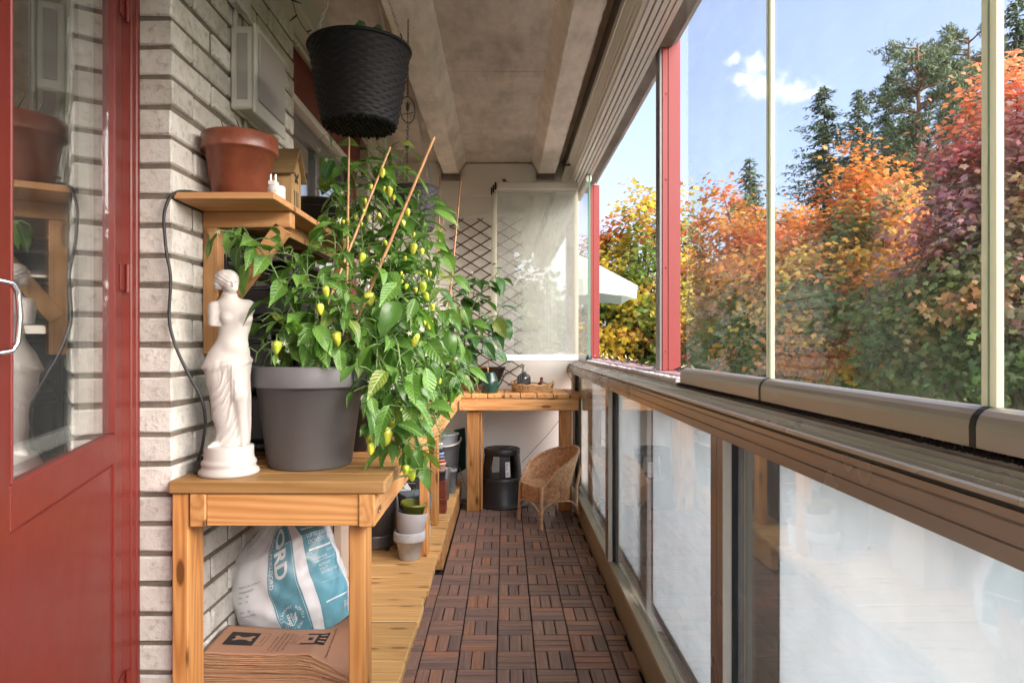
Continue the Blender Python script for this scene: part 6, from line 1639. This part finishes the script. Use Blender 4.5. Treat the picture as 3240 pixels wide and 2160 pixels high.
def pal_purple(C, d, rr):
    t = (noisecol(C, .8, 5)*1.7+.45).clip(0, 1); u = (noisecol(C, 1.5, 15)*2-.25).clip(0, 1); w = (noisecol(C, 1.0, 25)*2.2+.05+.12*(C[:, 2]-2)).clip(0, 1)
    h = ((C[:, 2]-1.0)/1.7).clip(0, 1)
    c = mixc3(PUR, PINK, t); c = c*(1-u[:, None])+np.array(RED)*u[:, None]; c = c*(1-w[:, None]*.7)+np.array(ORANGE)*w[:, None]*.7
    g_ = (1-h)*.9+(noisecol(C, 1.3, 44) > .06)*.6; g_ = g_.clip(0, .96)
    return (c*(1-g_[:, None])+(np.array((.24, .24, .07))*h[:, None]+np.array((.07, .13, .035))*(1-h[:, None]))*g_[:, None])*1.25
def pal_yellow(C, d, rr):
    t = (noisecol(C, .8, 55)*1.9+.32+.09*(C[:, 2]-2)).clip(0, 1); u = ((noisecol(C, .7, 65)-.22)*5).clip(0, 1)
    c = mixc3((.13, .21, .03), (.60, .42, .03), t); return c*(1-u[:, None])+np.array(ORANGE)*u[:, None]
def pal_green(k=1.0, y=.3):
    def f(C, d, rr):
        t = (noisecol(C, .7, 75)*1.6+y).clip(0, 1); return mixc3(DGRN, (.13, .21, .04), t)*k
    return f
GZ = -2.8
def broadleaf(label, c, rad, n_cl, per, cl_r, ls, pal, name='maple_tree', tmpl=LEAF, faces=LEAFF, shell=.55, low=-.8, group=None, trunk_r=.16):
    t = thing(name, label, 'tree', (c[0], c[1], GZ), group)
    C = crown(c, rad, n_cl, per, cl_r, ls, pal, t, tmpl, faces, shell=shell, low=low)
    limbs((c[0], c[1], GZ), (c[0], c[1], c[2]+rad[2]*.7), trunk_r, C, t, 70); return t
# orange and purple maples in front of the right-hand panes
broadleaf('large orange maple with yellow and green lower leaves, behind the middle glass pane', (6.6, 12.6, 1.1), (2.1, 1.7, 3.4), 1300, 36, .20, .060, pal_orange(-.7, 3.3), low=-.6)
broadleaf('rust-orange maple right of the nearer red post, left of the large orange maple', (5.6, 15.2, .9), (1.6, 1.5, 3.3), 1000, 36, .19, .066, pal_orange(-2.2, 3.0, .35))
broadleaf('purple and red maple filling the far right of the view', (6.75, 8.7, 1.45), (1.55, 1.6, 2.7), 1250, 34, .165, .056, pal_purple, low=-.32)
broadleaf('yellow-green maple with an orange branch between the two red posts', (4.55, 22.0, 1.6), (2.6, 2.2, 4.1), 620, 32, .26, .10, pal_yellow)
broadleaf('green bushy tree below the yellow-green maple, behind the parasol', (4.7, 17.5, -1.3), (1.7, 1.5, 2.0), 260, 30, .28, .10, pal_green(.9), 'broadleaf_tree')
broadleaf('dark green tree behind the rust-orange maple', (8.3, 19.0, -.2), (2.6, 2.0, 2.8), 360, 26, .35, .13, pal_green(.8), 'broadleaf_tree')
broadleaf('light green tree low at the right, under the purple maple', (11.5, 16.5, -.6), (2.4, 2.0, 2.4), 360, 26, .34, .12, pal_green(1.25, .6), 'broadleaf_tree')
broadleaf('green tree at the right edge behind the purple maple', (16.0, 18.5, 1.5), (3.2, 2.4, 4.6), 420, 26, .42, .15, pal_green(.8, .2), 'broadleaf_tree')
# trees behind and beside the camera, seen mostly as reflections
for (cx, cy_, lab, pal) in ((7.5, 1.5, 'orange-green maple beside the balcony, outside the frame to the right', pal_orange(-1.8, 3.6)), (5.5, -7, 'maple behind the viewer, seen reflected in the swung panes', pal_orange(-2, 4)), (1.0, -12, 'green tree behind the viewer, seen reflected in the swung panes', pal_green(1, .5)), (11, -3, 'second green tree behind the viewer at the right', pal_green(1, .5))):
    broadleaf(lab, (cx, cy_, .6), (2.0, 1.8, 3.0), 200, 22, .36, .15, pal, 'broadleaf_tree')
# conifers
def spruce(label, x, y, top, w, name='spruce_tree', dens=1.0, col=(.085, .13, .065)):
    t = thing(name, label, 'tree', (x, y, GZ)); H = top-GZ
    m = MB(); m.tube([(x, y, GZ), (x, y, top)], [.22, .02], 7); part('trunk', m, M['bark'], t)
    P = []; D = []; S = []
    z = top-.1
    while z > max(GZ+1, top-11):
        f = (top-z)/11.; r_ = w*(f**.75)*random.uniform(.5, 1.2)+.15
        nb = int(5+5*f)
        for k in range(nb):
            a = random.uniform(0, 2*PI); L = r_*random.uniform(.65, 1.15); n = int(L*17*dens)+3
            for q in range(n):
                u = (q+random.random())/n
                px = x+math.cos(a)*L*u; py = y+math.sin(a)*L*u; pz = z-.35*L*u+.28*L*u*u
                sp = random.choice((-1, 1))*random.uniform(.5, 1.2)
                P.append((px+random.gauss(0, .05), py+random.gauss(0, .05), pz-abs(random.gauss(0, .10)))); D.append((math.cos(a+sp), math.sin(a+sp), -.35)); S.append(random.uniform(.22, .42)*(1.05-.5*u))
        z -= random.uniform(.20, .34)
    P = np.array(P); D = np.array(D); n = len(P)
    c = np.array(col)*(1+.35*rng.normal(size=(n, 1))).clip(.4, 1.9)
    Nn = unit(rng.normal(size=(n, 3))*.5+np.array([0, 0, 1.0]))
    scatter('crown', P, Nn, np.array(S), c, NEED*np.array([1.9, 1, 1]), NEEDF, M['needle'], t, D, 'stuff')
def pine(label, x, y, top, w, h, col=(.15, .20, .10)):
    t = thing('pine_tree', label, 'tree', (x, y, GZ)); m = MB()
    m.tube([(x, y, GZ), (x+.1, y, GZ+(top-GZ)*.5), (x, y, top-.4)], [.26, .17, .04], 8)
    P = []; D = []; S = []
    for k in range(62):
        u = random.random()**.8; z = top-.3-h*u; a = random.uniform(0, 2*PI); L = w*(math.sin(min(1, u*1.25+.18)*PI*.75)**.8)*random.uniform(.45, 1.1)
        e = Vector((x+math.cos(a)*L, y+math.sin(a)*L, z+.35*L)); s0 = Vector((x, y, z-.1))
        m.tube([s0, s0.lerp(e, .5)+Vector((0, 0, -.08)), e], [.05, .03, .012], 4, caps=False)
        for q in range(int(5+3*L)):
            f = random.uniform(.35, 1.08); c = s0.lerp(e, f)+Vector((random.gauss(0, .22), random.gauss(0, .22), random.gauss(0, .13)))
            for i in range(24):
                P.append(tuple(c+Vector((random.gauss(0, .09), random.gauss(0, .09), random.gauss(0, .07))))); D.append((random.gauss(0, 1), random.gauss(0, 1), random.gauss(.7, .6))); S.append(random.uniform(.14, .28))
    part('trunk', m, M['barkp'], t)
    n = len(P); c = np.array(col)*(1+.3*rng.normal(size=(n, 1))).clip(.4, 1.9)
    scatter('crown', np.array(P), unit(rng.normal(size=(n, 3))), np.array(S), c, NEED*np.array([1.1, 1, 1]), NEEDF, M['needle'], t, np.array(D), 'stuff')
def at(pxD, pyD, Y): return U(pxD/.7259, pyD/.7259, Y)
p = at(1722, 362, 30); spruce('small dark spruce top showing above the rust-orange maple', p.x, 30, p.z, 3.0)
p = at(1893, 196, 34); spruce('dark spruce with a pointed top left of the tall pine', p.x, 34, p.z, 4.6)
p = at(1972, 205, 38); spruce('drooping spruce between the pointed spruce and the tall pine', p.x, 38, p.z, 5.2)
p = at(2042, 172, 33); spruce('narrow spruce standing just left of the tall pine trunk', p.x, 33, p.z, 3.2, col=(.09, .16, .08))
p = at(2108, 80, 30); pine('tall pine with bare reddish trunk, middle of the treetops', p.x, 30, p.z, 2.1, 6.5)
p = at(2225, 68, 33); pine('second tall pine just left of the thick pane joint', p.x, 33, p.z, 2.0, 5.0)
p = at(2335, -25, 26); spruce('dark spruce in the top right corner of the view', p.x, 26, p.z, 3.2)
p = at(2290, 150, 36); spruce('spruce behind the thick pane joint at the right', p.x, 36, p.z, 3.0)
for a_, b_, Y_, w_, lab in ((2088, 215, 37, 3.6, 'dense spruce right behind the tall pine'), (2165, 240, 39, 3.8, 'dense spruce between the two tall pines, farther back'), (1995, 290, 41, 3.8, 'low spruce filling the gap behind the drooping spruce'), (2130, 300, 35, 3.6, 'low bushy spruce below the tall pine crown')):
    p = at(a_, b_, Y_); spruce(lab, p.x, Y_, p.z, w_)
# woodland mass behind everything
def woodland():
    n = 30000
    x = rng.uniform(-6, 46, n); y = rng.uniform(24, 34, n); zt = 3.6+1.2*np.sin(x*.9)+.8*np.sin(x*2.3)-.28*(20-x).clip(0, 30)*.55
    z = GZ+(zt-GZ)*rng.random(n)**.8
    P = np.c_[x, y, z]
    t = np.clip(.45+1.6*noisecol(P[::1]*np.array([1, 1, 1.5]), .5, 8), 0, 1)
    c = mixc3((.025, .05, .015), (.10, .17, .04), t)*(1+.3*rng.normal(size=(n, 1))).clip(.4, 1.8)
    o = scatter('woodland', P, unit(rng.normal(size=(n, 3))+np.array([0, -.5, .6])), .14+.14*rng.random(n), c, OVAL*1.5, OVALF, M['leafcol'], None, None, 'stuff')
    o['label'] = 'mass of green woodland undergrowth behind the maples'
woodland()
for i in range(16):
    x = 5+i*1.7+random.uniform(-.6, .6); y = random.uniform(20, 25); r_ = random.uniform(.06, .17)
    m = MB().tube([(x, y, GZ), (x+random.uniform(-.3, .3), y, .2), (x+random.uniform(-.6, .6), y, 5)], [r_, r_*.8, r_*.4], 7)
    for k in range(5):
        z = random.uniform(-1.5, 2); a = random.uniform(0, 6.28); m.tube([(x, y, z), (x+math.cos(a)*.8, y+math.sin(a)*.8, z+.5)], [r_*.3, .01], 4, caps=False)
    t = thing('bare_trunk', 'slim dark trunk in the shade of the woodland below the maples', 'tree', (x, y, GZ), 'slim trunks in the woodland')
    part('trunk', m, M['bark'], t)
# hedge/bush near the balcony foot and a rocky heap
# parasol on the neighbour's terrace
t = thing('parasol', 'pale green-white parasol open beyond the far red post', 'parasol', (1.35, 8.6, -1))
M['canvas'] = transl('parasol_canvas', (.36, .42, .35), .35, .7)
cx, cyy, zt = .33, 8.6, 2.55; rr = 1.36
m = MB(); V = [(cx, cyy, zt)]
sg = 8
for ring in (0.5, 1.0):
    for k in range(sg):
        for s_ in range(4):
            a = 2*PI*(k+s_/4)/sg+.4; q = rr*ring*(1-.05*math.sin(PI*s_/4)); V.append((cx+q*math.cos(a), cyy+q*math.sin(a), zt-.62*ring+.04*ring*math.sin(PI*s_/4)+.07*math.sin(PI*ring)))
n_ = sg*4
F = [[0, 1+i, 1+(i+1) % n_] for i in range(n_)]+[[1+i, 1+n_+i, 1+n_+(i+1) % n_, 1+(i+1) % n_] for i in range(n_)]
m.add(V, F, False); part('canopy', m, M['canvas'], t)
m = MB(); V2 = [(v[0], v[1], v[2]-.002) for v in V[1+n_:]]+[(cx+(v[0]-cx)*.99, cyy+(v[1]-cyy)*.99, v[2]-.17+.012*math.sin(i*2.1)) for i, v in enumerate(V[1+n_:])]
m.add(V2, [[i, i+n_, (i+1) % n_+n_, (i+1) % n_] for i in range(n_)]); part('valance', m, M['canvas'], t)
m = MB().tube([(cx, cyy, GZ), (cx, cyy, zt)], .022, 8)
for k in range(sg):
    a = 2*PI*k/sg+.4; m.tube([(cx, cyy, zt-.03), (cx+rr*math.cos(a), cyy+rr*math.sin(a), zt-.635)], .008, 5)
part('pole', m, M['aluw'], t)
